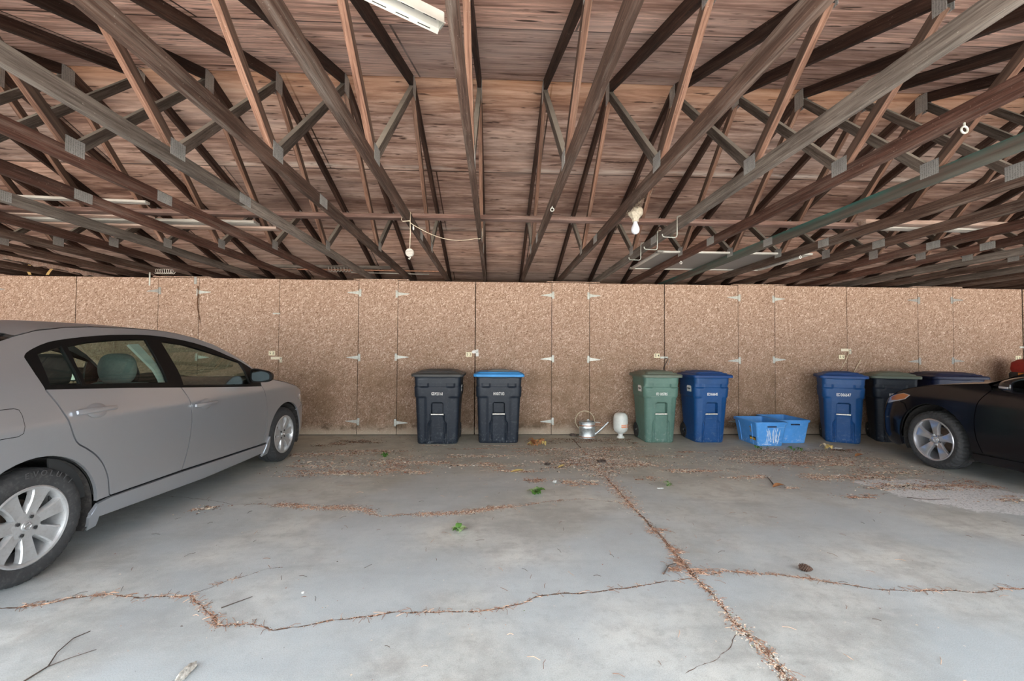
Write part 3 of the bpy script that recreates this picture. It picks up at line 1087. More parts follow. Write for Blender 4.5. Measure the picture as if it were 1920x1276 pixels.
cart('navy black cart with a black lid, number GD921161', -0.497, -0.42, 0.0, 'big', 'bin_navy', 'lid_black', 'lid_black', 'GD921161', (1,))
cart('navy black cart with a sky blue lid, number H1017113', 0.373, -0.375, 0.0, 'big', 'bin_navy', 'lid_sky', 'lid_grey', 'H1017113', ())
cart('sage green cart with a grey green lid, beside the white jug', 2.742, -0.385, 0.0, 'small', 'bin_green', 'lid_green', 'lid_green', 'FD 185785', (-1,))
cart('royal blue cart with a blue lid, between the green cart and the open crates', 3.492, -0.385, 0.0, 'small', 'bin_blue', 'lid_blue', 'lid_blue', 'ED366645', (-1,))
cart('royal blue cart standing right of the two open crates, number ED366647', 5.585, -0.46, math.radians(-30), 'small', 'bin_blue', 'lid_blue', 'lid_blue', 'ED366647', (1,), 0.066)
cart('navy black cart with a green lid, partly hidden by the black car', 6.37, -0.46, math.radians(-28), 'small', 'bin_navy', 'lid_green', 'lid_green', 'K0055171', ())
cart('dark blue cart mostly hidden behind the black car bonnet', 7.25, -0.46, math.radians(-14), 'big', 'bin_darkblue', 'bin_darkblue', 'bin_darkblue', None, ())

# ------------------------------------------------------------------ open recycling crates
M['crate'] = plastic('light blue crate plastic', (0.075, 0.29, 0.68), (0.6, 0.68, 0.8), 0.45)
M['scratch'] = plain('dried white paint', (0.66, 0.74, 0.80), 0.8, vary=0.1, scale=40)
M['yellow_label'] = plain('yellow label', (0.72, 0.42, 0.03), 0.5)
def crate_bm(W, D, H):
    bm = B()
    R = []
    for a, z in ((-0.045, 0.0), (-0.04, 0.004), (0.0, H - 0.035), (0.012, H - 0.034), (0.014, H - 0.004), (0.010, H), (-0.004, H), (-0.006, H - 0.03), (-0.050, 0.012)):
        R.append([(x, y, z) for x, y in rrect(W / 2 + a, D / 2 + a, 0.03, 4)])
    loft(bm, R, True, caps=(True, True))
    return bm
def crate(label, x, y, rz, first):
    W, D, H = 0.44, 0.58, 0.345
    t = thing('recycling_crate', label, 'crate', (x, y, 0), (0, 0, rz), 'open light blue recycling crates')
    obj('tub', crate_bm(W, D, H), M['crate'], t)
    for s in (-1, 1):
        bm = B()
        box(bm, (0, s * (D / 2 + 0.006), H - 0.065), (0.13, 0.016, 0.018), bevel=0.004)
        obj('handle_slot', bm, M['bin_darkblue'], t)
    for s in (-1, 1):
        bm = B()
        for q in (-0.16, 0.16):
            tube(bm, [(s * (W / 2 - 0.038), q * 0.9, 0.02), (s * (W / 2 + 0.002), q, H - 0.04)], 0.008, 6)
        obj('rib', bm, M['crate'], t)
    if first:
        rng = random.Random(4)
        bm = B()
        for i in range(15):
            cx = -0.06 + i * 0.0135 + rng.uniform(-0.015, 0.015)
            z0 = 0.03 + rng.uniform(0, 0.05)
            pts = []
            n = rng.randint(5, 8)
            for j in range(n):
                z = z0 + 0.030 * j
                pts.append((cx + 0.012 * math.sin(j * 0.45 + 0.35 * i) + rng.uniform(-0.003, 0.003), -(D / 2 - 0.041 + 0.041 * z / (H - 0.035)) - 0.001, min(z, 0.28)))
            tube(bm, pts, [rng.uniform(0.001, 0.0045) for _ in pts], 5)
        tube(bm, [(-0.12 + 0.012 * i, -(D / 2 - 0.041) - 0.004 , 0.025 + 0.006 * math.sin(i)) for i in range(12)], 0.004, 5)
        obj('paint_scratches', bm, M['scratch'], t)
        tl = math.atan2(0.04, 0.31)
        bm = B()
        box(bm, (0, 0, 0), (0.15, 0.05, 0.003))
        lb = obj('label_patch', bm, M['ink'], t, (-(W / 2 - 0.041 + 0.041 * 0.1 / 0.31) - 0.002, -0.15, 0.10), (PI / 2 + tl, 0, -PI / 2))
        bm = B()
        prism(bm, [(-0.07, -0.02), (0.065, -0.022), (0.06, 0.0), (0.02, 0.008), (-0.05, 0.006)], 0.0015, 0.0025)
        obj('label_print', bm, M['yellow_label'], lb)
        bm = B()
        for i in range(7):
            tube(bm, [(-0.025 + rng.uniform(-0.03, 0.03), -0.03 + 0.02 * j + rng.uniform(-0.01, 0.01), 0) for j in range(5)], 0.004, 5)
        obj('scuff_marks', bm, M['galv_dull'], t, (-(W / 2 - 0.041 + 0.041 * 0.2 / 0.31) - 0.001, -0.15, 0.21), (PI / 2 + tl, 0, -PI / 2))
    return t
crate('open light blue crate with white paint scratches on its end', 4.235, -0.60, math.radians(0), True)
crate('open light blue crate behind and right of the scratched crate', 4.712, -0.405, math.radians(0), False)
# ------------------------------------------------------------------ cars
def carpaint(name, col, metal, rough, coat, dust, dustc=(0.35, 0.31, 0.28)):
    t = NT(name)
    v = t.n('TexCoord').outputs['Object']
    fl = t.noise(v, 900, 1)
    c = t.mix(t.ramp(fl, [(0.4, 0.0), (0.7, 0.25)]), col, tuple(min(1, x * 1.3 + 0.01) for x in col))
    d = t.ramp(t.noise(v, 3.0, 6, 0.65), [(0.35, 0.0), (0.8, dust)])
    nz = t.sep(t.n('NewGeometry').outputs['Normal'])[2]
    d = t.math('ADD', d, t.ramp(nz, [(0.3, 0.0), (0.95, dust * 1.2)]), True)
    z = t.sep(v)[2]
    mud = t.math('MULTIPLY', t.ramp(z, [(0.1, 1.0), (0.5, 0.0)]), t.ramp(t.noise(v, 9, 7, 0.7), [(0.35, 0.0), (0.75, dust * 1.6)]))
    d = t.math('ADD', d, mud, True)
    c = t.mix(d, c, dustc)
    r = t.math('ADD', t.math('MULTIPLY', d, 0.5), rough, True)
    return t.bsdf(c, r, metal, 0.45, coat, Coat_Roughness=0.15)
M['paint_silver'] = carpaint('silver car paint', (0.455, 0.475, 0.51), 0.72, 0.30, 0.06, 0.08, (0.33, 0.335, 0.34))
M['paint_black'] = carpaint('black car paint', (0.004, 0.004, 0.006), 0.0, 0.14, 0.0, 0.012)
M['trim_black'] = plain('satin black trim', (0.004, 0.004, 0.004), 0.5, 0.0, 0.2, vary=0.15, scale=20)
M['gap'] = plain('dark panel gap', (0.004, 0.004, 0.004), 0.9)
M['liner'] = plain('muddy wheel liner', (0.030, 0.027, 0.026), 0.9, vary=0.4, scale=14, dirt=(0.12, 0.105, 0.09), dirt_amt=0.6)
M['tyre'] = plain('dusty tyre rubber', (0.030, 0.031, 0.033), 0.8, vary=0.15, scale=20, dirt=(0.12, 0.115, 0.11), dirt_amt=0.35)
M['tyre_letter'] = plain('raised tyre lettering', (0.055, 0.055, 0.057), 0.7)
M['alloy'] = plain('silver alloy', (0.52, 0.53, 0.54), 0.35, 0.6, vary=0.05, scale=30, dirt=(0.22, 0.19, 0.16), dirt_amt=0.25)
M['alloy_bright'] = plain('machined alloy', (0.60, 0.60, 0.63), 0.25, 0.75, vary=0.05, scale=30)
M['brake'] = plain('rusty brake disc', (0.12, 0.085, 0.065), 0.6, 0.5, vary=0.3, scale=20)
M['seat_cloth'] = plain('grey seat cloth', (0.20, 0.23, 0.225), 0.95, vary=0.1, scale=60)
M['cabin_dark'] = plain('dark cabin plastic', (0.025, 0.026, 0.027), 0.7, vary=0.1)
M['cabin_grey'] = plain('pale cabin trim', (0.42, 0.45, 0.44), 0.8, vary=0.05)
M['chrome'] = plain('chrome', (0.75, 0.75, 0.76), 0.12, 1.0, vary=0.02)
M['amber'] = plain('amber lens', (0.40, 0.135, 0.045), 0.2, coat=0.6)
M['red_lens'] = plain('red lens', (0.35, 0.01, 0.01), 0.2, coat=0.6)
M['lamp_clear'] = plain('clear lamp', (0.5, 0.5, 0.52), 0.15, 0.3, coat=1.0)
def glass(name, tint, refl=1.0):
    t = NT(name)
    tr = t.n('BsdfTransparent')
    tr.inputs[0].default_value = (*tint, 1)
    gl = t.n('BsdfGlossy')
    gl.inputs['Roughness'].default_value = 0.02
    gl.inputs[0].default_value = (0.9, 0.95, 1, 1)
    fr = t.n('Fresnel')
    bf = t.n('NewGeometry').outputs['Backfacing']
    t.lk(t.math('ADD', t.math('MULTIPLY', bf, 1 / 1.45 - 1.45), 1.45), fr.inputs['IOR'])
    mx = t.n('MixShader')
    t.lk(t.math('MULTIPLY', fr.outputs[0], refl, True), mx.inputs[0])
    t.lk(tr.outputs[0], mx.inputs[1])
    t.lk(gl.outputs[0], mx.inputs[2])
    t.lk(mx.outputs[0], t.out.inputs[0])
    return t.m
M['glass'] = glass('tinted car glass', (0.80, 0.865, 0.83))
M['glass_dark'] = glass('dark tinted glass', (0.40, 0.44, 0.44))

def herm(x, xs, ys):
    n = len(xs)
    if x <= xs[0]: return ys[0] + (x - xs[0]) * (ys[1] - ys[0]) / (xs[1] - xs[0])
    if x >= xs[-1]: return ys[-1] + (x - xs[-1]) * (ys[-1] - ys[-2]) / (xs[-1] - xs[-2])
    i = max(j for j in range(n - 1) if xs[j] <= x)
    def sl(j):
        if j == 0: return (ys[1] - ys[0]) / (xs[1] - xs[0])
        if j == n - 1: return (ys[-1] - ys[-2]) / (xs[-1] - xs[-2])
        return (ys[j + 1] - ys[j - 1]) / (xs[j + 1] - xs[j - 1])
    h = xs[i + 1] - xs[i]
    t = (x - xs[i]) / h
    return (2 * t**3 - 3 * t * t + 1) * ys[i] + (t**3 - 2 * t * t + t) * h * sl(i) + (-2 * t**3 + 3 * t * t) * ys[i + 1] + (t**3 - t * t) * h * sl(i + 1)

class CarSurf:
    def __init__(s, V, Wv, uf, lf, ur, lr, nose=0.16, nosev=0.50):
        s.V, s.Wv, s.uf, s.lf, s.ur, s.lr, s.nose, s.nosev = V, Wv, uf, lf, ur, lr, nose, nosev
    def rec(s, v):
        return s.nose * (max(0.0, v - s.nosev) / 0.4) ** 1.6 + 0.10 * (max(0.0, 0.32 - v) / 0.2) ** 1.5
    def tmax(s):
        return s.uf + s.lf
    def W(s, u, v):
        w = herm(v, s.V, s.Wv)
        if u > s.uf - 0.3:
            t = (u + s.rec(v) * ss(s.uf - 0.2, s.tmax(), u) - s.uf) / s.lf
            if t > 0:
                t = min(1.0, t)
                return w * max(0.0, 1 - t ** 2.6) ** (1 / 2.4)
        if u < s.ur:
            t = min(1.0, (s.ur - u) / s.lr)
            return w * max(0.0, 1 - t ** 3.4) ** (1 / 3.2)
        return w
    def P(s, u, v, side=1, off=0.0):
        N = s.N(u, v)
        return Vector((side * (s.W(u, v) + N.x * off), u + N.y * off, v + N.z * off))
    def N(s, u, v):
        e = 0.004
        du = (s.W(u + e, v) - s.W(u - e, v)) / (2 * e)
        dv = (s.W(u, v + e) - s.W(u, v - e)) / (2 * e)
        du = max(-25.0, min(25.0, du))
        return Vector((1, -du, -dv)).normalized()

def inset_poly(poly, d):
    n = len(poly)
    ar = sum(poly[i][0] * poly[(i + 1) % n][1] - poly[(i + 1) % n][0] * poly[i][1] for i in range(n))
    sg = 1 if ar > 0 else -1
    out = []
    for i in range(n):
        p0, p1, p2 = Vector(poly[i - 1]), Vector(poly[i]), Vector(poly[(i + 1) % n])
        a, b = (p1 - p0), (p2 - p1)
        if a.length < 1e-7 or b.length < 1e-7:
            out.append(tuple(p1))
            continue
        a.normalize()
        b.normalize()
        na, nb = Vector((-a.y, a.x)) * sg, Vector((-b.y, b.x)) * sg
        m = na + nb
        if m.length < 1e-6:
            m = na
        m.normalize()
        k = d / max(0.45, m.dot(na))
        out.append(tuple(p1 + m * k))
    return out

def curve(pts, n=4):
    """Catmull-Rom through pts"""
    out = []
    P_ = [Vector(p) for p in pts]
    for i in range(len(P_) - 1):
        p0, p1, p2, p3 = P_[max(0, i - 1)], P_[i], P_[i + 1], P_[min(len(P_) - 1, i + 2)]
        for k in range(n):
            t = k / n
            out.append(tuple(0.5 * ((2 * p1) + (p2 - p0) * t + (2 * p0 - 5 * p1 + 4 * p2 - p3) * t * t + (3 * p1 - p0 - 3 * p2 + p3) * t**3)))
    out.append(tuple(P_[-1]))
    return out

def ell(c, r, a0, a1, n=14):
    return [(c[0] + r[0] * math.cos(math.radians(a0 + (a1 - a0) * i / n)), c[1] + r[1] * math.sin(math.radians(a0 + (a1 - a0) * i / n))) for i in range(n + 1)]

def panel_mesh(name, cs, poly, mat, side, thick=0.022, gap=0.0048, off=0.0, du=0.06, holes=()):
    poly = inset_poly(poly, gap)
    bm = bmesh.new()
    es = []
    for lp in [poly] + [list(h) for h in holes]:
        vs = [bm.verts.new((p[0], p[1], 0)) for p in lp]
        es += [bm.edges.new((vs[i], vs[(i + 1) % len(vs)])) for i in range(len(vs))]
    if holes:
        bmesh.ops.triangle_fill(bm, use_beauty=True, use_dissolve=False, edges=es, normal=(0, 0, 1))
    else:
        f = bm.faces.new(bm.verts[:])
        f.normal_update()
        bmesh.ops.triangulate(bm, faces=[f], ngon_method='BEAUTY')
    us = [v.co.x for v in bm.verts]
    vs_ = [v.co.y for v in bm.verts]
    cu = []
    u = math.floor(min(us) / du) * du
    while u < max(us):
        cu.append(u)
        step = du
        if u > cs.uf + 0.35 * cs.lf: step = 0.03
        if u > cs.uf + 0.65 * cs.lf: step = 0.012
        if u < cs.ur - 0.6 * cs.lr: step = 0.02
        u += step
    for c in cu:
        bmesh.ops.bisect_plane(bm, geom=bm.verts[:] + bm.edges[:] + bm.faces[:], dist=1e-5, plane_co=(c, 0, 0), plane_no=(1, 0, 0))
    v = math.floor(min(vs_) / 0.05) * 0.05
    while v < max(vs_):
        bmesh.ops.bisect_plane(bm, geom=bm.verts[:] + bm.edges[:] + bm.faces[:], dist=1e-5, plane_co=(0, v, 0), plane_no=(0, 1, 0))
        v += 0.05
    bmesh.ops.remove_doubles(bm, verts=bm.verts[:], dist=1e-5)
    bmesh.ops.recalc_face_normals(bm, faces=bm.faces[:])
    bm.verts.index_update()
    co, fa, no = [], [], []
    n = len(bm.verts)
    uv = [(v_.co.x, v_.co.y) for v_ in bm.verts]
    for a, b in uv:
        N = cs.N(a, b)
        p = cs.P(a, b, side, off)
        co.append(p)
        no.append((N.x * side, N.y, N.z))
    faces2 = []
    for f in bm.faces:
        ids = [v_.index for v_ in f.verts]
        ar = f.normal.z
        # counter clockwise in (u,v) faces +x when side=1 given (x=w,y=u,z=v)
        if (ar > 0) != (side > 0):
            ids.reverse()
        faces2.append(ids)
    for a, b in uv:
        N = cs.N(a, b)
        p = cs.P(a, b, side, off - thick)
        co.append(p)
        no.append((-N.x * side, -N.y, -N.z))
    fa = [list(f) for f in faces2] + [[i + n for i in reversed(f)] for f in faces2]
    # rim
    for e in bm.edges:
        if len(e.link_faces) == 1:
            a, b = e.verts[0].index, e.verts[1].index
            ids = [v_.index for v_ in e.link_faces[0].verts]
            k = len(co)
            co += [co[a], co[b], co[b + n], co[a + n]]
            no += [(0, 0, 0)] * 4
            fa.append([k, k + 1, k + 2, k + 3])
    bm.free()
    me = bpy.data.meshes.new(name)
    me.from_pydata([tuple(c) for c in co], [], fa)
    me.update()
    for p in me.polygons:
        p.use_smooth = True
    me.normals_split_custom_set_from_vertices(no)
    me.materials.append(mat)
    return me

def panel(name, cs, poly, mat, parent, sides=(1, -1), **k):
    r = []
    for s in sides:
        o = bpy.data.objects.new(name, panel_mesh(name, cs, poly, mat, s, **k))
        r.append(link(o, parent))
    return r if len(r) > 1 else r[0]

def top_mesh(name, cs, sts, mat, p=2.3, nw=14, inset=0.0):
    """lofted skin between both body edges: sts = (edge_u, edge_v, centre_u, centre_v)"""
    bm = B()
    rows = []
    for ue, ve, uc, vc in sts:
        we = max(0.02, cs.W(ue, ve) - inset)
        row = []
        for i in range(-nw, nw + 1):
            q = i / nw
            k = 1 - abs(q) ** p
            row.append((we * q, ue + (uc - ue) * (1 - q * q), ve + (vc - ve) * k))
        rows.append(row)
    V = loft(bm, rows, False)
    t = [[(a, b, c - 0.02) for a, b, c in r] for r in rows]
    loft(bm, t, False)
    bmesh.ops.recalc_face_normals(bm, faces=bm.faces[:])
    return to_mesh(name, bm, mat, 40)

def wheel(parent, name, R, wd, rim_r, style, loc, s, angle=0.0, steer=0.0, txt=None):
    """s=+1: outer face towards +x"""
    w = thing_part(name, parent, loc, (0, 0, steer))
    bm = B()
    h = wd / 2
    ns = 84
    prof = [(rim_r - 0.004, h - 0.012), (rim_r + 0.012, h - 0.002), (R - 0.045, h + 0.004), (R - 0.022, h - 0.006), (R - 0.006, h - 0.024), (R, h - 0.045), (R, 0.03), (R - 0.008, 0.028), (R - 0.008, 0.020), (R, 0.018), (R, -0.018), (R - 0.008, -0.02), (R - 0.008, -0.028), (R, -0.03), (R, -h + 0.045), (R - 0.006, -h + 0.024), (R - 0.04, -h), (rim_r - 0.004, -h + 0.01)]
    rings = []
    for ip, (r, x) in enumerate(prof):
        ring = []
        for i in range(ns * 2):
            rr = r
            skew = abs(x) / h * 2.2
            ph = (i + skew * 1.6) % 4
            if r > R - 0.03 and abs(x) > 0.032 and ph < 1.0:
                rr = r - (0.006 if style == 7 else 0.014)
            a = 2 * PI * i / (ns * 2)
            ring.append((x * s, rr * math.cos(a), rr * math.sin(a)))
        rings.append(ring)
    loft(bm, rings, True)
    ty = obj('tyre', bm, M['tyre'], w, angle=38)
    if txt:
        r0 = (R + rim_r) / 2 + 0.018
        for i, chx in enumerate(txt):
            a = math.radians(96 - 9.0 * i)
            me = text_mesh('letter', chx, 0.045, M['tyre_letter'], 0.0012)
            Mt = Matrix.Translation((s * (h + 0.0035), r0 * math.cos(a), r0 * math.sin(a))) @ Matrix.Rotation(a - PI / 2, 4, 'X') @ Matrix(((0, 0, 1, 0), (1, 0, 0, 0), (0, 1, 0, 0), (0, 0, 0, 1)))
            me.transform(Mt)
            o = bpy.data.objects.new('letter', me)
            link(o, ty)
    # rim barrel + spokes
    bm = B()
    lathe(bm, [(rim_r - 0.006, (h - 0.014) * s), (rim_r + 0.004, (h - 0.004) * s), (rim_r - 0.004, (h + 0.001) * s), (rim_r - 0.014, (h - 0.003) * s), (rim_r - 0.020, (h - 0.02) * s), (rim_r - 0.028, (h - 0.06) * s), (rim_r - 0.034, (-h + 0.02) * s)], 64, 'X')
    xo = h - 0.012
    if style == 7:
        n, hub = 7, 0.072
        for i in range(n):
            a = angle + 2 * PI * i / n
            spoke(bm, a, hub - 0.02, rim_r - 0.010, 0.030, 0.052, xo - 0.014, xo - 0.020, xo - 0.002, s, 0.030)
        lathe(bm, [(0.0, (xo - 0.012) * s), (0.05, (xo - 0.010) * s), (hub + 0.006, (xo - 0.014) * s), (hub + 0.012, (xo - 0.05) * s)], 40, 'X')
        ln, lr, capr = 4, 0.050, 0.026
    else:
        n, hub = 5, 0.070
        for i in range(n):
            a = angle + 2 * PI * i / n
            spoke(bm, a, hub - 0.03, rim_r - 0.012, 0.028, 0.068, xo - 0.032, xo - 0.020, xo - 0.004, s, 0.030, ridge=0.012)
        lathe(bm, [(0.0, (xo - 0.030) * s), (0.055, (xo - 0.030) * s), (hub, (xo - 0.036) * s), (hub + 0.004, (xo - 0.07) * s)], 40, 'X')
        ln, lr, capr = 5, 0.056, 0.030
    obj('rim', bm, M['alloy'] if style == 7 else M['alloy_bright'], w, angle=30)
    bx = xo - (0.010 if style == 7 else 0.029)
    for i in range(ln):
        a = angle + 2 * PI * (i + 0.5) / ln
        bm = B()
        lathe(bm, [(0.0135, 0.001 * s), (0.0135, -0.006 * s), (0.0095, -0.006 * s), (0.0095, 0.004 * s), (0.0, 0.006 * s)], 12, 'X', ((bx + (0.0 if style == 7 else 0.010)) * s, lr * math.cos(a), lr * math.sin(a)))
        obj('lug_nut', bm, M['rubber'] if style == 7 else M['chrome'], w)
    bm = B()
    lathe(bm, [(capr + 0.003, 0.0), (capr, 0.004 * s), (capr * 0.7, 0.007 * s), (0.0, 0.008 * s)], 24, 'X', (bx * s, 0, 0))
    cap = obj('centre_cap', bm, M['alloy'], w)
    bm = B()
    xx = (bx + 0.0085) * s
    tube(bm, [(xx, 0.017 * math.cos(i * PI / 12), 0.017 * math.sin(i * PI / 12)) for i in range(25)], 0.0022, 6)
    if style == 7:
        box(bm, (xx, 0, 0), (0.003, 0.044, 0.007), Matrix.Rotation(0.35, 3, 'X'))
    else:
        for q in (-1, 1):
            tube(bm, [(xx, q * 0.010, -0.012), (xx, 0.0, 0.013)], 0.002, 6)
        tube(bm, [(xx, -0.006, -0.002), (xx, 0.006, -0.002)], 0.002, 6)
    obj('emblem', bm, M['chrome'], cap)
    bm = B()
    lathe(bm, [(0.06, -0.012 * s), (0.14, -0.012 * s), (0.14, -0.028 * s), (0.06, -0.028 * s)], 40, 'X')
    lathe(bm, [(0.0, 0.0), (0.06, 0.0), (0.065, -0.03 * s)], 24, 'X')
    obj('brake_disc', bm, M['brake'], w)
    bm = B()
    lathe(bm, [(0.0, -0.045 * s), (rim_r - 0.03, -0.05 * s)], 40, 'X')
    obj('backing_plate', bm, M['gap'], w)
    return w

def thing_part(name, parent, loc, rot=(0, 0, 0)):
    o = bpy.data.objects.new(name, None)
    o.empty_display_size = 0.05
    o.location = loc
    o.rotation_euler = rot
    return link(o, parent)

def spoke(bm, a, r0, r1, w0, w1, x0, xm, x1, s, th, ridge=0.0):
    rows = []
    for i in range(9):
        q = i / 8
        r = r0 + (r1 - r0) * q
        hw = w0 + (w1 - w0) * q * q
        if q > 0.85: hw += (q - 0.85) * 0.08
        x = x0 * (1 - q) ** 2 + 2 * xm * q * (1 - q) + x1 * q * q + 0.010 * math.sin(PI * q)
        row = []
        for y, dx in ((-hw - 0.006, -th), (-hw, -0.006), (-hw * 0.82, 0.0), (0, -0.003 + ridge * math.sin(PI * q) * 0.6), (hw * 0.82, 0.0), (hw, -0.006), (hw + 0.006, -th)):
            row.append(((x + dx) * s, r * math.cos(a) - y * math.sin(a), r * math.sin(a) + y * math.cos(a)))
        rows.append(row)
    loft(bm, rows, True, caps=(True, True))

def well(cs, c, R, parent, w0=0.50):
    for s in (1, -1):
        bm = B()
        pr = []
        for w_, dr in ((w0, 0.0), (0.845, 0.0), (0.865, -0.004)):
            pr.append([(s * w_, c[0] + (R + dr) * math.cos(math.radians(a)), max(0.16, c[1] + (R + dr) * math.sin(math.radians(a)))) for a in range(-30, 211, 8)])
        loft(bm, pr, False)
        f = [bm.verts.new(p) for p in pr[0]]
        bm.faces.new(f)
        obj('wheel_liner', bm, M['liner'], parent)

def seat(parent, x, u, z, mat, head=True, wide=0.48, name='seat'):
    bm = B()
    def cush(c, s, rot=None, bev=0.06):
        box(bm, c, s, rot, bevel=bev)
    cush((x, u + 0.26, z), (wide, 0.52, 0.16))
    cush((x, u - 0.08, z + 0.32), (wide, 0.15, 0.62), Matrix.Rotation(math.radians(12), 3, 'X'))
    o = obj(name, bm, mat, parent, angle=60)
    if head:
        bm = B()
        R = []
        for i in range(13):
            a = -PI / 2 + PI * i / 12
            k = max(0.02, math.cos(a)) ** 0.55
            R.append([(x + 0.155 * k * math.cos(b), u - 0.155 + 0.06 * k * math.sin(b), z + 0.735 + 0.125 * math.sin(a)) for b in [2 * PI * j / 24 for j in range(24)]])
        loft(bm, R, True, caps=(True, True))
        for q in (-0.06, 0.06):
            tube(bm, [(x + q, u - 0.155, z + 0.58), (x + q, u - 0.155, z + 0.68)], 0.007, 6)
        obj('headrest', bm, mat, o, angle=60)
    return o

def handle(cs, parent, u0, u1, v, cu, side, mat):
    d = thing_mesh = None
    bm = B()
    # shallow cup
    R = []
    for i in range(8):
        k = i / 7
        R.append([tuple(cs.P(cu + 0.072 * k * math.cos(a), v + 0.047 * k * math.sin(a), side, 0.003 + 0.010 * (1 - k * k) * 0 - 0.0 + 0.009 * (1 - k ** 4))) for a in [2 * PI * j / 28 for j in range(28)]])
    loft(bm, R[1:], True, caps=(True, False))
    n = 14
    rows = []
    for i in range(n + 1):
        q = i / n
        u = u0 + (u1 - u0) * q
        hh = 0.017 * (1 - 0.25 * q) if 0 < i < n else 0.012
        o = 0.020 + 0.018 * math.sin(PI * min(1, q * 1.0)) ** 0.6
        if i == 0 or i == n: o = 0.022
        row = []
        for dv, do in ((-hh, -0.008), (-hh * 0.8, 0.004), (0, 0.007), (hh * 0.8, 0.004), (hh, -0.008)):
            row.append(tuple(cs.P(u, v + dv, side, o + do)))
        rows.append(row)
    loft(bm, rows, True, caps=(True, True))
    for u in (u0 + 0.03, u1 - 0.03):
        a, b = cs.P(u, v, side, 0.0), cs.P(u, v, side, 0.025)
        tube(bm, [a, b], 0.012, 8)
    # split line of the key cap
    return obj('door_handle', bm, mat, parent, angle=50)

def mirror(parent, cs, u, v, w, side, mat, glassm, scale=1.0, signal=False, arm_v=None):
    bm = B()
    R = []
    L, Hh, D = 0.115 * scale, 0.066 * scale, 0.15 * scale
    for q, k in ((0.0, 0.94), (0.04, 1.0), (0.35, 0.98), (0.7, 0.86), (0.92, 0.6), (1.0, 0.3)):
        ring = []
        for j in range(28):
            a = 2 * PI * j / 28
            ex = abs(math.cos(a)) ** 0.55 * (1 if math.cos(a) > 0 else -1)
            ez = abs(math.sin(a)) ** 0.55 * (1 if math.sin(a) > 0 else -1)
            lx = ex * L * k
            lz = ez * Hh * k * (1.0 - 0.22 * ex)
            ring.append((side * (w + lx - 0.03 * q), u + D * q + side * 0, v + lz - 0.010 * ex))
        R.append(ring)
    loft(bm, R, True, caps=(True, True))
    m = obj('wing_mirror', bm, mat, parent, angle=45)
    bm = B()
    ring = []
    for j in range(28):
        a = 2 * PI * j / 28
        ex = abs(math.cos(a)) ** 0.5 * (1 if math.cos(a) > 0 else -1)
        ez = abs(math.sin(a)) ** 0.5 * (1 if math.sin(a) > 0 else -1)
        ring.append((side * (w + ex * L * 0.80), u - 0.003 - 0.012 * ex * 0, v + ez * Hh * 0.80 * (1.0 - 0.22 * ex) - 0.010 * ex))
    f = bm.faces.new([bm.verts.new(p) for p in ring])
    obj('mirror_glass', bm, glassm, m)
    bm = B()
    p0 = Vector((side * (cs.W(u + 0.1, v - 0.03) - 0.02), u + 0.10, v - 0.03))
    tube(bm, [p0, Vector((side * (w - L * 0.7), u + 0.07, v - 0.02))], 0.026 * scale, 10)
    obj('mirror_arm', bm, mat, m)
    if signal:
        bm = B()
        rows = []
        for i in range(9):
            q = 0.10 + 0.70 * i / 8
            k = float(np.interp(q, [0.04, 0.35, 0.7, 0.92], [1.0, 0.98, 0.86, 0.6]))
            x = w + L * k - 0.03 * q
            uu = u + D * q
            rows.append([(side * (x - 0.012), uu, v - 0.030), (side * (x + 0.006), uu + 0.002, v - 0.026), (side * (x + 0.006), uu + 0.002, v - 0.008), (side * (x - 0.012), uu, v - 0.004)])
        loft(bm, rows, True, caps=(True, True))
        obj('turn_signal', bm, M['lamp_clear'], m)
    return m
M['mirror_glass'] = plain('mirror glass', (0.09, 0.10, 0.10), 0.03, 1.0, vary=0.01)

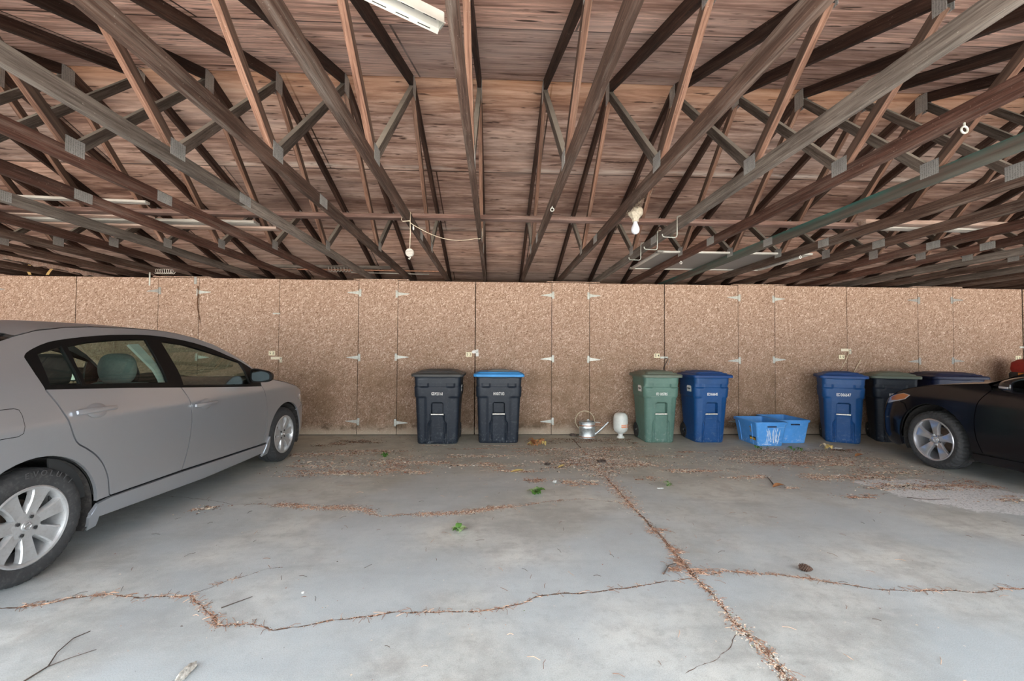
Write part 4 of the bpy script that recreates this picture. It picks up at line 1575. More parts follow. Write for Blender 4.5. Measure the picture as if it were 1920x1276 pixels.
def car(spec):
    cs = spec['surf']
    org, ang = spec['org'], spec['ang']
    t = thing('car', spec['label'], 'car', (org[0], org[1], 0), (0, 0, -ang))
    pm, G = spec['paint'], spec['poly']
    wb, wr = spec['wb'], spec['hub']
    holes = spec.get('cups', {})
    for nm in ('front_fender', 'rear_quarter_panel', 'rocker_panel', 'front_bumper', 'rear_bumper'):
        panel(nm, cs, G[nm], pm, t, off=0.012 if nm == 'rocker_panel' else 0.0)
    doors = {}
    for nm in ('front_door', 'rear_door'):
        for s in (1, -1):
            d = panel(nm, cs, G[nm], pm, t, sides=(s,))
            doors[nm, s] = d
            hu = spec['handles'][nm]
            handle(cs, d, hu[0], hu[1], hu[2], hu[3], s, pm)
    # dark shell behind the panel gaps, with the wheel arches left open
    panel('inner_shell', cs, G['shell'], M['gap'], t, off=-0.026, thick=0.004, gap=0.0)
    # side glass in black frames
    panel('window_frame', cs, G['frame'], M['trim_black'], t, off=-0.003, thick=0.02, gap=-0.006, holes=G['panes'])
    for g in G['panes']:
        panel('side_window', cs, inset_poly(g, -0.006), M['glass'], t, off=-0.010, thick=0.004, gap=0.0)
    for nm, key, mat, off in spec['extra']:
        panel(nm, cs, G[key], mat, t, off=off, gap=0.0, thick=0.02, sides=(1, -1))
    for s in (1, -1):
        if 'fuel' in G and s == spec['fuel_side']:
            panel('fuel_door_gap', cs, inset_poly(G['fuel'], -0.004), M['gap'], t, sides=(s,), off=0.0008, thick=0.004, gap=0.0)
            panel('fuel_door', cs, G['fuel'], pm, t, sides=(s,), off=0.0022, thick=0.004, gap=0.0)
        u, v, w = spec['mirror']
        mirror(t, cs, u, v, w, s, spec['mirror_mat'], M['mirror_glass'], spec.get('mirror_scale', 1.0), spec.get('signal', False))
    for nm, sts, mat, p in spec['tops']:
        obj(nm, top_mesh(nm, cs, sts, mat, p), None, t)
    for (u, v) in ((0, wr), (wb, wr)):
        well(cs, (u, v), spec['arch_r'] - 0.004, t)
        for s in (1, -1):
            wheel(t, 'wheel', spec['R'], spec['tw'], spec['rim'], spec['style'], (s * (spec['wo'] - spec['tw'] / 2), u, spec['R']), s, spec['wang'][0 if u == 0 else 1], txt=spec.get('txt') if s == spec['txt_side'] and u == 0 else None)
    # floor pan, cabin tub
    bm = B()
    box(bm, (0, (wb - 0.25) / 2 + 0.0, 0.26), (1.0, wb + 1.55, 0.10))
    box(bm, (0, wb / 2, 0.25), (1.60, wb - 0.85, 0.12))
    obj('underbody', bm, M['gap'], t)
    bm = B()
    f0 = spec['cabin']
    box(bm, (0, (f0[0] + f0[1]) / 2, 0.34), (1.5, f0[1] - f0[0], 0.04))
    box(bm, (0, f0[0] - 0.02, f0[2] / 2 + 0.2), (1.45, 0.04, f0[2] - 0.3))
    box(bm, (0, f0[1] + 0.02, f0[2] / 2 + 0.1), (1.5, 0.04, f0[2] - 0.35))
    obj('cabin_tub', bm, M['cabin_dark'], t)
    panel('door_trim', cs, spec['trim'], M['cabin_dark'], t, off=-0.07, thick=0.01, gap=0.0)
    bm = B()
    rows = []
    for q, (du, dv) in enumerate(((-0.35, -0.32), (-0.33, -0.10), (-0.26, -0.02), (0.0, 0.03), (0.3, 0.0))):
        rows.append([(x, f0[1] - 0.12 + du, f0[2] + dv + 0.05 * math.exp(-((x - spec['wheel_x']) / 0.2) ** 2)) for x in [-0.72 + 0.08 * i for i in range(19)]])
    loft(bm, rows, False)
    obj('dashboard', bm, M['cabin_dark'], t, angle=60)
    bm = B()
    sx, su, sv = spec['wheel_x'], f0[1] - 0.52, f0[2] + 0.02
    tube(bm, [(sx + 0.185 * math.cos(a), su + 0.185 * math.sin(a) * 0.42, sv + 0.185 * math.sin(a) * 0.9) for a in [2 * PI * i / 40 for i in range(41)]], 0.014, 8)
    tube(bm, [(sx - 0.18, su, sv), (sx + 0.18, su, sv)], 0.018, 8)
    tube(bm, [(sx, su, sv), (sx, su + 0.3, sv - 0.12)], 0.035, 8)
    obj('steering_wheel', bm, M['cabin_dark'], t, angle=60)
    for x in (-0.36, 0.36):
        seat(t, x, spec['seat_u'], spec['seat_z'], spec['seat_mat'], name='front_seat')
    for x in (-0.38, 0.38):
        seat(t, x, spec['rseat_u'], spec['seat_z'] + 0.0, spec['rseat_mat'], wide=0.66, name='rear_seat')
    return t

# ---- silver saloon on the left, nose to the wall
SV = CarSurf([.15, .20, .28, .40, .55, .72, .84, .875, .89, .96, 1.03, 1.08, 1.14, 1.40, 1.46], [.840, .862, .880, .890, .894, .896, .896, .895, .892, .873, .854, .839, .815, .665, .62], 2.86, 0.84, -.2, 0.95, nose=0.20)
A = curve([(0.082, 1.079), (0.1, 1.042), (0.131, .985), (.172, .881), (.222, .746), (.288, .689), (.35, .635), (.405, .563), (.442, .479), (.458, .396), (.466, .345)], 3)
A = A[:-1] + [(.470, .338), (.482, .334)]
Bg = curve([(1.111, 1.008), (1.163, .92), (1.184, .847), (1.195, .78), (1.195, .668), (1.166, .506), (1.11, .330)], 3)
F = curve([(2.238, .93), (2.277, .858), (2.316, .758), (2.332, .609), (2.331, .48), (2.31, .379), (2.251, .302)], 3)
belt = [(2.238, .93), (2.037, .942), (1.6, .972), (1.111, 1.008), (.62, 1.045), (.339, 1.063), (.082, 1.079)]
AR = 0.375
def sarch(c, a0, a1):
    return ell((c, .318), (AR, AR + 0.002), a0, a1, 18)
dlo_top = curve([(0.056, 1.262), (0.074, 1.283), (0.133, 1.314), (0.239, 1.353), (0.385, 1.379), (0.585, 1.404), (0.809, 1.42), (1.058, 1.425), (1.266, 1.408), (1.496, 1.373), (1.702, 1.318), (1.87, 1.254), (2.017, 1.195), (2.171, 1.098)], 2)
dlo_rear = [(.082, 1.079), (.068, 1.16), (.052, 1.235)]
redge = [(-.60, 1.075), (-.45, 1.16), (-.2, 1.285), (-.023, 1.36), (.064, 1.39), (.2, 1.428), (.38, 1.455), (.58, 1.472), (.9, 1.478), (1.16, 1.474), (1.35, 1.460), (1.54, 1.425), (1.744, 1.368), (1.945, 1.272), (2.1, 1.18), (2.215, 1.095)]
hedge = [(2.285, 1.035), (2.42, .995), (2.73, .938), (2.97, .874), (3.2, .80), (3.42, .72), (3.55, .665)]
fsplit = [(3.02, .575), (3.12, .605), (3.3, .625), (3.5, .625)]
def zmin(arc, z):
    return [p for p in arc if p[1] >= z]
SP_ = {}
SP_['rear_door'] = A + [(1.11, .330)] + Bg[::-1][1:] + [(.62, 1.045), (.339, 1.063)]
SP_['front_door'] = Bg + [(1.601, .316), (2.251, .300)] + F[::-1][1:] + [(2.037, .942), (1.6, .972)]
SP_['front_fender'] = F + [(2.385, .296)] + zmin(sarch(2.76, 180, 44), 0.297) + fsplit + [(3.60, .64)] + hedge[::-1] + [(2.225, 1.08), (2.238, 1.0)]
SP_['front_bumper'] = fsplit[::-1] + [p for p in sarch(2.76, 44, 0)] + [(3.135, .22), (3.2, .185), (3.69, .20), (3.699, .40), (3.699, .62), (3.60, .64)]
SP_['rear_quarter_panel'] = A + [(.40, .330), (.372, .326)] + zmin(sarch(0, 2, 146), 0.3) + [(-.34, .56), (-.98, .60), (-1.06, .9), (-.98, 1.045)] + redge + [(2.2, 1.09)] + dlo_top[::-1] + dlo_rear[::-1][1:]
SP_['rear_bumper'] = [(-.34, .56)] + sarch(0, 150, 180) + [(-.385, .22), (-1.1, .24), (-1.149, .4), (-1.149, .55), (-.98, .60)]
SP_['rocker_panel'] = [(.378, .318), (.47, .331), (1.11, .324), (1.601, .310), (2.251, .294), (2.388, .290), (2.390, .20), (1.9, .19), (1.4, .185), (.80, .205), (.34, .222), (.335, .26)]
SP_['shell'] = [(.44, .26), (2.34, .24)] + sarch(2.76, 180, 0)[1:-1] + [(3.16, .26), (3.6, .26), (3.6, .62), (3.2, .76), (2.73, .92), (2.3, .99), (2.235, .925), (1.111, 1.0), (.09, 1.06), (-.5, 1.0), (-.95, .95), (-1.0, .3), (-.40, .28)] + sarch(0, 180, 0)[1:-1]
SP_['frame'] = belt[::-1] + [(2.243, .98), (2.18, 1.092)] + dlo_top[::-1] + dlo_rear[::-1][1:-1]
SP_['panes'] = [[(.134, 1.285), (.298, 1.330), (.300, 1.092), (.12, 1.098)], [(.337, 1.332), (.498, 1.362), (.75, 1.388), (.985, 1.396), (.994, 1.055), (.325, 1.090)], [(1.125, 1.386), (1.37, 1.360), (1.673, 1.284), (2.000, 1.190), (2.060, .962), (1.150, 1.022)]]
SP_['panes'] = [p[::-1] for p in SP_['panes']]
SP_['fuel'] = [(-.235, .985), (-.10, .985), (-.078, .975), (-.069, .945), (-.068, .885), (-.076, .85), (-.10, .838), (-.235, .838), (-.255, .85), (-.258, .965)]
SP_['mud'] = [(2.345, .285), (2.392, .36), (2.398, .30), (2.398, .175), (2.30, .165)]
SP_['mudr'] = [(.372, .30), (.40, .26), (.40, .17), (.345, .16), (.33, .24)]
SP_['head'] = [(3.02, .72), (3.10, .775), (3.28, .742), (3.46, .672), (3.46, .60), (3.2, .62)]
SP_['tail'] = [(-.72, .72), (-.70, .98), (-.93, 1.0), (-1.02, .9), (-1.04, .68), (-.9, .66)]
SP_['pillar'] = [(.86, 1.375), (.95, 1.38), (1.03, 1.20), (1.045, 1.03), (.985, 1.03), (.965, 1.18)]
SP_['divider'] = [(.296, 1.34), (.322, 1.345), (.330, 1.075), (.305, 1.078)]
car(dict(label='silver four door car parked nose to the wall', surf=SV, org=(-3.17, -4.319), ang=0.04, paint=M['paint_silver'], poly=SP_, wb=2.76, hub=.318, arch_r=AR,
    R=.318, tw=.205, rim=.216, wo=.872, style=7, wang=(0.30, 0.1), txt='EVOLUTI', txt_side=1, fuel_side=1,
    handles={'rear_door': (.215, .485, .917, .36), 'front_door': (1.212, 1.478, .842, 1.36)},
    extra=[('mud_guard', 'mud', M['paint_silver'], 0.018), ('mud_guard', 'mudr', M['paint_silver'], 0.016), ('headlight', 'head', M['lamp_clear'], 0.003), ('tail_light', 'tail', M['red_lens'], 0.004), ('window_divider', 'divider', M['trim_black'], 0.001), ('pillar_trim', 'pillar', M['cabin_grey'], -0.045)],
    mirror=(2.035, 1.047, .985), mirror_mat=M['trim_black'],
    tops=[('roof', [(.064, 1.39, .06, 1.455), (.2, 1.428, .2, 1.483), (.38, 1.455, .38, 1.502), (.58, 1.472, .58, 1.512), (.9, 1.478, .9, 1.514), (1.16, 1.474, 1.18, 1.502), (1.35, 1.46, 1.42, 1.475)], M['paint_silver'], 2.3),
          ('windshield', [(1.35, 1.46, 1.43, 1.472), (1.54, 1.425, 1.70, 1.395), (1.744, 1.368, 1.98, 1.29), (1.945, 1.272, 2.22, 1.18), (2.1, 1.18, 2.40, 1.09), (2.26, 1.05, 2.56, 1.01)], M['glass'], 2.0),
          ('rear_window', [(.064, 1.39, .06, 1.452), (-.023, 1.36, -.04, 1.418), (-.2, 1.285, -.28, 1.335), (-.45, 1.16, -.55, 1.19), (-.6, 1.075, -.72, 1.085)], M['glass_dark'], 2.0),
          ('boot_lid', [(-.6, 1.075, -.72, 1.085), (-.75, 1.06, -.82, 1.09), (-.93, 1.045, -.98, 1.085), (-.99, 1.02, -1.06, 1.04), (-1.03, .9, -1.09, .92), (-1.04, .7, -1.13, .7), (-1.0, .58, -1.14, .58)], M['paint_silver'], 2.6),
          ('bonnet', [(2.26, 1.05, 2.56, 1.01), (2.42, .997, 2.62, 1.005), (2.73, .940, 2.82, .985), (2.97, .876, 3.06, .93), (3.2, .802, 3.28, .86), (3.42, .722, 3.50, .77), (3.52, .665, 3.64, .665)], M['paint_silver'], 2.4),
          ('grille', [(3.50, .66, 3.645, .655), (3.50, .60, 3.67, .56)], M['trim_black'], 2.4)],
    cabin=(-.55, 2.42, .985), trim=[(.15, .36), (2.2, .33), (2.2, .90), (1.1, .99), (.1, 1.05)], wheel_x=-.36, seat_u=1.24, seat_z=.42, rseat_u=.69, seat_mat=M['seat_cloth'], rseat_mat=M['cabin_dark']))

# ---- black saloon on the right, nose to the wall
TV = CarSurf([.15, .20, .28, .40, .55, .70, .80, .88, .94, 1.0, 1.06, 1.35, 1.42], [.850, .880, .905, .915, .920, .920, .915, .902, .885, .862, .835, .69, .64], 2.92, 0.84, -.2, 0.95, nose=0.22)
AT = 0.405
def tarch(c, a0, a1):
    return ell((c, .335), (AT, AT), a0, a1, 18)
tF = curve([(2.10, .955), (2.125, .933), (2.205, .825), (2.232, .716), (2.243, .61), (2.238, .495), (2.22, .402), (2.175, .289)], 3)
tB = curve([(1.02, 1.0), (1.06, .9), (1.08, .75), (1.07, .55), (1.02, .30)], 3)
tA = curve([(.0, 1.04), (.06, .95), (.17, .80), (.30, .69), (.40, .56), (.45, .42), (.47, .32)], 3)
tbelt = [(2.10, .955), (1.85, .955), (1.4, .975), (1.02, 1.0), (.5, 1.02), (.0, 1.04)]
tdlo = curve([(.0, 1.20), (.12, 1.27), (.35, 1.335), (.65, 1.37), (.95, 1.375), (1.25, 1.34), (1.5, 1.27), (1.75, 1.16), (1.95, 1.05), (2.04, .99)], 2)
tredge = [(-.70, 1.04), (-.5, 1.13), (-.2, 1.27), (.0, 1.34), (.3, 1.40), (.6, 1.425), (.9, 1.425), (1.15, 1.405), (1.4, 1.345), (1.62, 1.27), (1.85, 1.16), (2.05, 1.05), (2.13, 1.0)]
thedge = [(2.16, 1.018), (2.335, 1.0), (2.59, .973), (2.83, .94), (3.01, .897), (3.18, .832), (3.4, .748), (3.52, .685)]
tsplit = [(2.99, .635), (3.03, .72), (3.12, .74), (3.30, .70), (3.5, .66)]
TP = {}
TP['rear_door'] = tA + [(1.02, .30)] + tB[::-1][1:] + [(.5, 1.02)]
TP['front_door'] = tB + [(2.175, .289)] + tF[::-1][1:] + [(1.85, .955), (1.4, .975)]
TP['front_fender'] = tF + [(2.295, .285)] + zmin(tarch(2.705, 187, 45), 0.286) + [(2.99, .635), (3.03, .72), (3.12, .745), (3.30, .715), (3.55, .675)] + thedge[::-1] + [(2.13, 1.0)]
TP['front_bumper'] = [(3.55, .665), (3.30, .70), (3.12, .735), (3.03, .71)] + tarch(2.705, 45, 0) + [(3.11, .19), (3.2, .16), (3.74, .18), (3.759, .40), (3.759, .62), (3.66, .65)]
TP['rear_quarter_panel'] = tA + [(.405, .315)] + zmin(tarch(0, 0, 150), 0.3) + [(-.36, .56), (-.98, .60), (-1.06, .9), (-.98, 1.03)] + tredge + [(2.06, .985)] + tdlo[::-1] + [(-.01, 1.12)]
TP['rear_bumper'] = [(-.36, .56)] + tarch(0, 150, 180) + [(-.41, .2), (-1.1, .22), (-1.149, .4), (-1.149, .55), (-.98, .60)]
TP['rocker_panel'] = [(.41, .31), (1.02, .296), (2.175, .282), (2.29, .279), (2.275, .19), (1.2, .18), (.40, .19)]
TP['shell'] = [(.48, .26), (2.27, .24)] + tarch(2.705, 180, 0)[1:-1] + [(3.16, .26), (3.6, .26), (3.6, .62), (3.2, .76), (2.73, .90), (2.2, .95), (1.02, .98), (.0, 1.02), (-.5, 1.0), (-.95, .95), (-1.0, .3), (-.43, .28)] + tarch(0, 180, 0)[1:-1]
TP['frame'] = tbelt[::-1] + [(2.05, .985)] + tdlo[::-1] + [(-.01, 1.12)]
TP['panes'] = [[(.10, 1.23), (.35, 1.315), (.65, 1.35), (.93, 1.355), (.97, 1.03), (.08, 1.065)], [(1.02, 1.35), (1.25, 1.32), (1.5, 1.25), (1.72, 1.155), (1.86, 1.07), (1.872, .975), (1.06, 1.02)]]
TP['panes'] = [p[::-1] for p in TP['panes']]
TP['head'] = [(2.955, .822), (3.05, .838), (3.2, .80), (3.4, .73), (3.52, .68), (3.50, .655), (3.3, .69), (3.12, .735), (3.02, .765)]
TP['amber'] = [(2.968, .820), (3.05, .832), (3.14, .812), (3.26, .770), (3.25, .728), (3.14, .742), (3.03, .770)]
TP['tail'] = [(-.72, .72), (-.70, .98), (-.93, 1.0), (-1.02, .9), (-1.04, .68), (-.9, .66)]
car(dict(label='glossy black car parked nose to the wall at the right edge', surf=TV, org=(6.295, -4.755), ang=0.0, paint=M['paint_black'], poly=TP, wb=2.705, hub=.335, arch_r=AT,
    R=.330, tw=.225, rim=.236, wo=.905, style=5, wang=(0.5, 1.62), txt_side=-1, fuel_side=0,
    handles={'rear_door': (.2, .44, .88, .32), 'front_door': (1.12, 1.36, .86, 1.24)},
    extra=[('headlight', 'head', M['lamp_clear'], 0.002), ('side_marker', 'amber', M['amber'], 0.005), ('tail_light', 'tail', M['red_lens'], 0.004)],
    mirror=(1.725, 1.022, 1.02), mirror_mat=M['paint_black'], mirror_scale=1.15, signal=True,
    tops=[('roof', [(.0, 1.34, -.05, 1.39), (.3, 1.40, .3, 1.44), (.6, 1.425, .6, 1.455), (.9, 1.425, .9, 1.455), (1.15, 1.405, 1.25, 1.425)], M['paint_black'], 2.3),
          ('windshield', [(1.15, 1.405, 1.26, 1.422), (1.4, 1.345, 1.58, 1.345), (1.62, 1.27, 1.84, 1.25), (1.85, 1.16, 2.10, 1.14), (2.05, 1.06, 2.34, 1.075), (2.16, 1.02, 2.44, 1.035)], M['glass_dark'], 2.0),
          ('rear_window', [(.0, 1.34, -.06, 1.385), (-.2, 1.27, -.3, 1.30), (-.5, 1.13, -.6, 1.15), (-.7, 1.04, -.8, 1.05)], M['glass_dark'], 2.0),
          ('boot_lid', [(-.7, 1.04, -.8, 1.05), (-.93, 1.03, -1.0, 1.06), (-.99, 1.0, -1.07, 1.02), (-1.03, .88, -1.1, .9), (-1.0, .58, -1.14, .58)], M['paint_black'], 2.6),
          ('bonnet', [(2.16, 1.02, 2.44, 1.035), (2.335, 1.002, 2.55, 1.02), (2.59, .975, 2.74, .998), (2.83, .942, 2.95, .966), (3.01, .899, 3.12, .925), (3.18, .834, 3.30, .865), (3.4, .75, 3.50, .79), (3.50, .69, 3.64, .70)], M['paint_black'], 2.4),
          ('grille', [(3.48, .685, 3.65, .69), (3.50, .61, 3.71, .56)], M['trim_black'], 2.4)],
    cabin=(-.6, 2.2, .93), trim=[(.15, .36), (2.1, .33), (2.0, .92), (1.1, .98), (.1, 1.0)], wheel_x=-.38, seat_u=1.1, seat_z=.43, rseat_u=.25, seat_mat=M['cabin_dark'], rseat_mat=M['cabin_dark']))
# ------------------------------------------------------------------ watering can and jug at the foot of the wall
M['zinc'] = plain('galvanised sheet', (0.50, 0.54, 0.55), 0.35, 0.75, vary=0.25, scale=25, dirt=(0.25, 0.17, 0.12), dirt_amt=0.35)
M['copper'] = plain('rusty copper band', (0.42, 0.22, 0.14), 0.5, 0.4, vary=0.3, scale=40)
M['wire_pale'] = plain('pale wire', (0.50, 0.43, 0.30), 0.5, 0.4, vary=0.2, scale=30)
t = thing('watering_can', 'galvanised watering can with a hoop handle on the slab by the wall', 'watering can', (1.745, -0.215, 0), (0, 0, math.radians(-6)))
bm = B()
lathe(bm, [(0.0, 0.004), (0.118, 0.004), (0.122, 0.0), (0.124, 0.012), (0.121, 0.02), (0.121, 0.145), (0.124, 0.152), (0.124, 0.166), (0.121, 0.172), (0.121, 0.228), (0.126, 0.234), (0.126, 0.246), (0.121, 0.250), (0.115, 0.247), (0.115, 0.02)], 40)
bm.transform(Matrix.Diagonal((1.0, 0.82, 1, 1)))
obj('body', bm, M['zinc'], t)
bm = B()
lathe(bm, [(0.1245, 0.186), (0.1265, 0.190), (0.1265, 0.198), (0.1245, 0.202)], 40)
lathe(bm, [(0.1235, 0.014), (0.126, 0.018), (0.126, 0.026), (0.1235, 0.030)], 40)
bm.transform(Matrix.Diagonal((1.0, 0.82, 1, 1)))
obj('band', bm, M['copper'], t, label=None) if False else obj('band', bm, M['copper'], t)
bm = B()
prism(bm, [(0.124 * math.cos(a), 0.10 * math.sin(a)) for a in [PI / 2 + PI * i / 16 for i in range(17)]], 0.243, 0.247)
obj('half_cover', bm, M['zinc'], t)
bm = B()
tube(bm, [(0.11, 0, 0.05), (0.16, 0, 0.085), (0.25, 0, 0.17), (0.325, 0, 0.245)], [0.021, 0.017, 0.013, 0.011], 14)
obj('spout', bm, M['zinc'], t)
bm = B()
for z in (0.20, 0.226):
    tube(bm, [(0.12, 0, z), (0.235, 0, z - 0.005)], 0.005, 8)
obj('spout_brace', bm, M['copper'], t)
bm = B()
pts = []
for i in range(25):
    a = math.radians(-28 + 250 * i / 24)
    pts.append((-0.035 + 0.145 * math.cos(a), 0, 0.262 + 0.148 * math.sin(a)))
tube(bm, pts, 0.006, 8)
tube(bm, [pts[-1], (-0.122, 0, 0.135)], 0.006, 8)
obj('hoop_handle', bm, M['wire_pale'], t, angle=60)

M['jug'] = plain('milky jug plastic', (0.62, 0.635, 0.60), 0.4, vary=0.08, scale=14, dirt=(0.35, 0.33, 0.27), dirt_amt=0.3)
M['jug_print'] = plain('faded orange print', (0.66, 0.29, 0.17), 0.6, vary=0.2, scale=40)
t = thing('feeder_jug', 'white upturned plastic jug with faded orange print, between the can and the green cart', 'jug', (2.268, -0.215, 0))
bm = B()
rings = []
for z, r, lob in ((0.0, 0.058, 0), (0.006, 0.060, 0), (0.02, 0.052, 0), (0.034, 0.036, 0), (0.055, 0.034, 0), (0.07, 0.046, 0), (0.085, 0.072, .1), (0.11, 0.100, .2), (0.15, 0.110, .25), (0.24, 0.113, .3), (0.31, 0.110, .5), (0.345, 0.102, 1.0), (0.372, 0.084, 1.4), (0.385, 0.055, 1.2), (0.388, 0.02, 0.3)):
    rings.append([(r * (1 - 0.05 * lob * (0.5 + 0.5 * math.cos(5 * a))) * math.cos(a), r * (1 - 0.05 * lob * (0.5 + 0.5 * math.cos(5 * a))) * math.sin(a), z) for a in [2 * PI * i / 60 for i in range(60)]])
loft(bm, rings, True, caps=(True, True))
obj('body', bm, M['jug'], t, angle=60)
bm = B()
for a0, a1 in ((-100, -58), (-50, -20)):
    for z0, z1 in ((0.165, 0.190), (0.196, 0.215)):
        rows = []
        for i in range(9):
            a = math.radians(a0 + (a1 - a0) * i / 8)
            rows.append([(r * math.cos(a), r * math.sin(a), z) for r, z in ((0.110, z0), (0.1145, z0), (0.1145, z1), (0.110, z1))])
        loft(bm, rows, True, caps=(True, True))
obj('printed_panel', bm, M['jug_print'], t)

# ------------------------------------------------------------------ things on and under the trusses
t = thing('light_bulb', 'bare white light bulb in a dusty porcelain holder under a truss', 'light bulb', (1.432, -3.475, 2.455))
bm = B()
lathe(bm, [(0.0, 0.030), (0.050, 0.030), (0.062, 0.015), (0.064, -0.012), (0.058, -0.022), (0.036, -0.050), (0.028, -0.060), (0.026, -0.082), (0.0, -0.082)], 8)
obj('lamp_holder', bm, M['porcelain'], t)
bm = B()
lathe(bm, [(0.0155, -0.080), (0.016, -0.092), (0.024, -0.112), (0.031, -0.130), (0.033, -0.146), (0.031, -0.160), (0.024, -0.173), (0.012, -0.181), (0.0, -0.183)], 28)
obj('bulb', bm, M['glow_bulb'], t, angle=60)
rng = random.Random(3)
bm = B()
for i in range(150):
    a = rng.uniform(0, 2 * PI)
    p = Vector((rng.uniform(-0.045, 0.02), rng.gauss(-0.16, 0.16), rng.uniform(-0.02, 0.035)))
    d = Vector((rng.uniform(-0.3, 0.3), rng.uniform(-1, 1), rng.uniform(-0.45, 0.3))).normalized() * rng.uniform(0.02, 0.06)
    tube(bm, [p, p + d * 0.5 + Vector((0, 0, rng.uniform(-0.01, 0.01))), p + d], 0.0012, 3, caps=False)
o = obj('old_nest', bm, M['nest'], None, (1.40, -3.44, 2.455))
tag(o, 'straggly dry grass nest stuck beside the bulb holder', 'nest', kind='stuff')

# twine, spool and rings
bm = B()
tube(bm, [(0, 0, 0.0), (0.002, 0.003, -0.12), (0, 0, -0.238)], 0.0028, 6)
tube(bm, [(0, 0, 0), (-0.004, 0.03, 0.085), (-0.06, 0.03, 0.10), (-0.078, 0.01, 0.01), (-0.06, -0.02, -0.012), (0, 0, 0.0)], 0.0028, 6)
t = tag(obj('spool_cord', bm, M['twine'], None, (-0.440, -3.145, 2.445)), 'twine cord wound over the truss with the spool hanging from it', 'cord')
bm = B()
lathe(bm, [(0.0, -0.02), (0.028, -0.02), (0.034, -0.016), (0.036, -0.006), (0.036, 0.006), (0.034, 0.016), (0.028, 0.02), (0.0, 0.02)], 30, 'Y')
for r in (0.012, 0.020, 0.028):
    lathe(bm, [(r - 0.002, -0.0205), (r, -0.0225), (r + 0.002, -0.0205)], 30, 'Y')
tube(bm, [(0, 0, -0.03), (0.006, 0, -0.045), (0.0, 0, -0.055), (-0.01, 0, -0.05)], 0.005, 6)
tag(obj('twine_spool', bm, M['board_white'], None, (-0.440, -3.145, 2.166)), 'round pale spool hanging on twine under the rafters', 'spool')
bm = B()
pts = []
A0, A1 = Vector((-0.447, -3.10, 2.440)), Vector((0.105, -2.62, 2.437))
for i in range(25):
    q = i / 24
    p = A0.lerp(A1, q)
    p.z -= 0.072 * math.sin(PI * q) ** 0.9
    pts.append(p)
tube(bm, pts + [Vector((0.145, -2.60, 2.438)), Vector((0.170, -2.60, 2.470)), Vector((0.172, -2.62, 2.54))], 0.0028, 6)
tag(obj('sagging_twine', bm, M['twine'], None), 'thin twine sagging between two trusses left of centre', 'twine')
def ring(name, label, loc, r, th, mat, axis='X', stem=0.0):
    bm = B()
    pts = [(0, r * math.cos(a), r * math.sin(a)) for a in [2 * PI * i / 24 for i in range(25)]]
    if axis == 'Y':
        pts = [(p[1], 0, p[2]) for p in pts]
    tube(bm, pts, th, 8, caps=False)
    if stem:
        tube(bm, [(0, 0, r), (0, 0, r + stem)], th, 6)
    o = obj(name, bm, M[mat], None, loc)
    return tag(o, label, 'ring')
ring('screw_eye', 'small white ring screwed under the truss left of the bulb', (0.738, -3.60, 2.418), 0.013, 0.004, 'galv', 'Y', 0.014)
ring('screw_eye', 'larger white ring screwed under a truss near the right edge', (2.575, -4.94, 2.410), 0.016, 0.005, 'galv', 'Y', 0.018)
ring('screw_eye', 'white ring on the truss just right of the hanging spool', (-0.440, -2.99, 2.425), 0.016, 0.004, 'white', 'X', 0.008)
ring('screw_eye', 'tiny white ring hanging in front of the grey framed screen', (2.58, -1.70, 2.420), 0.013, 0.0035, 'white', 'Y', 0.02)
ring('screw_eye', 'tiny white ring at the far right end of the grey framed screen', (3.80, -2.10, 2.422), 0.013, 0.0035, 'white', 'Y', 0.012)
for i, (y, lab) in enumerate(((-3.08, 'bent wire hook nearest the bulb side top of the truss, draped with cobweb'), (-2.60, 'bent wire hook, middle one of the three on the grey truss'), (-2.10, 'bent wire hook, lowest of the three, beside the screen corner'))):
    bm = B()
    tube(bm, [(0.048, 0, 0.112), (0.046, 0, 0.122), (0.02, 0, 0.124), (0.0, 0, 0.118), (-0.004, 0, 0.10), (-0.006, 0, -0.05), (-0.012, 0, -0.068), (-0.03, 0, -0.074), (-0.125, 0, -0.07), (-0.138, 0, -0.062), (-0.142, 0, -0.045)], 0.0048, 8)
    tag(obj('wire_hook', bm, M['galv'], None, (1.950, y, 2.432)), lab, 'hook', 'bent wire hooks on a truss')

# fluorescent batten lying over the chords at the top of the view
t = thing('light_batten', 'white slotted light fitting lying across the trusses at the top edge', 'light fitting', (0.085, -5.31, ZT + 0.002), (0, 0, math.radians(213)))
bm = B()
prof = [(a * 0.62, b) for a, b in [(-0.055, 0.0), (-0.03, 0.012), (-0.028, 0.05), (0.028, 0.05), (0.03, 0.012), (0.055, 0.0), (0.056, 0.003), (0.033, 0.016), (0.031, 0.054), (-0.031, 0.054), (-0.033, 0.016), (-0.056, 0.003)]]
loft(bm, [[(x, a, b) for a, b in prof] for x in (0.0, 1.24)], True, caps=(True, True))
obj('housing', bm, M['white'], t)
for i in range(14):
    for s in (-1, 1):
        bm = B()
        box(bm, (0.06 + i * 0.085, s * 0.027, 0.0045), (0.05, 0.003, 0.003), Matrix.Rotation(s * 0.6, 3, 'X'))
        obj('slot', bm, M['ink'], t)
bm = B()
box(bm, (0.0, 0, 0.03), (0.006, 0.036, 0.045))
obj('end_cap', bm, M['galv'], t)

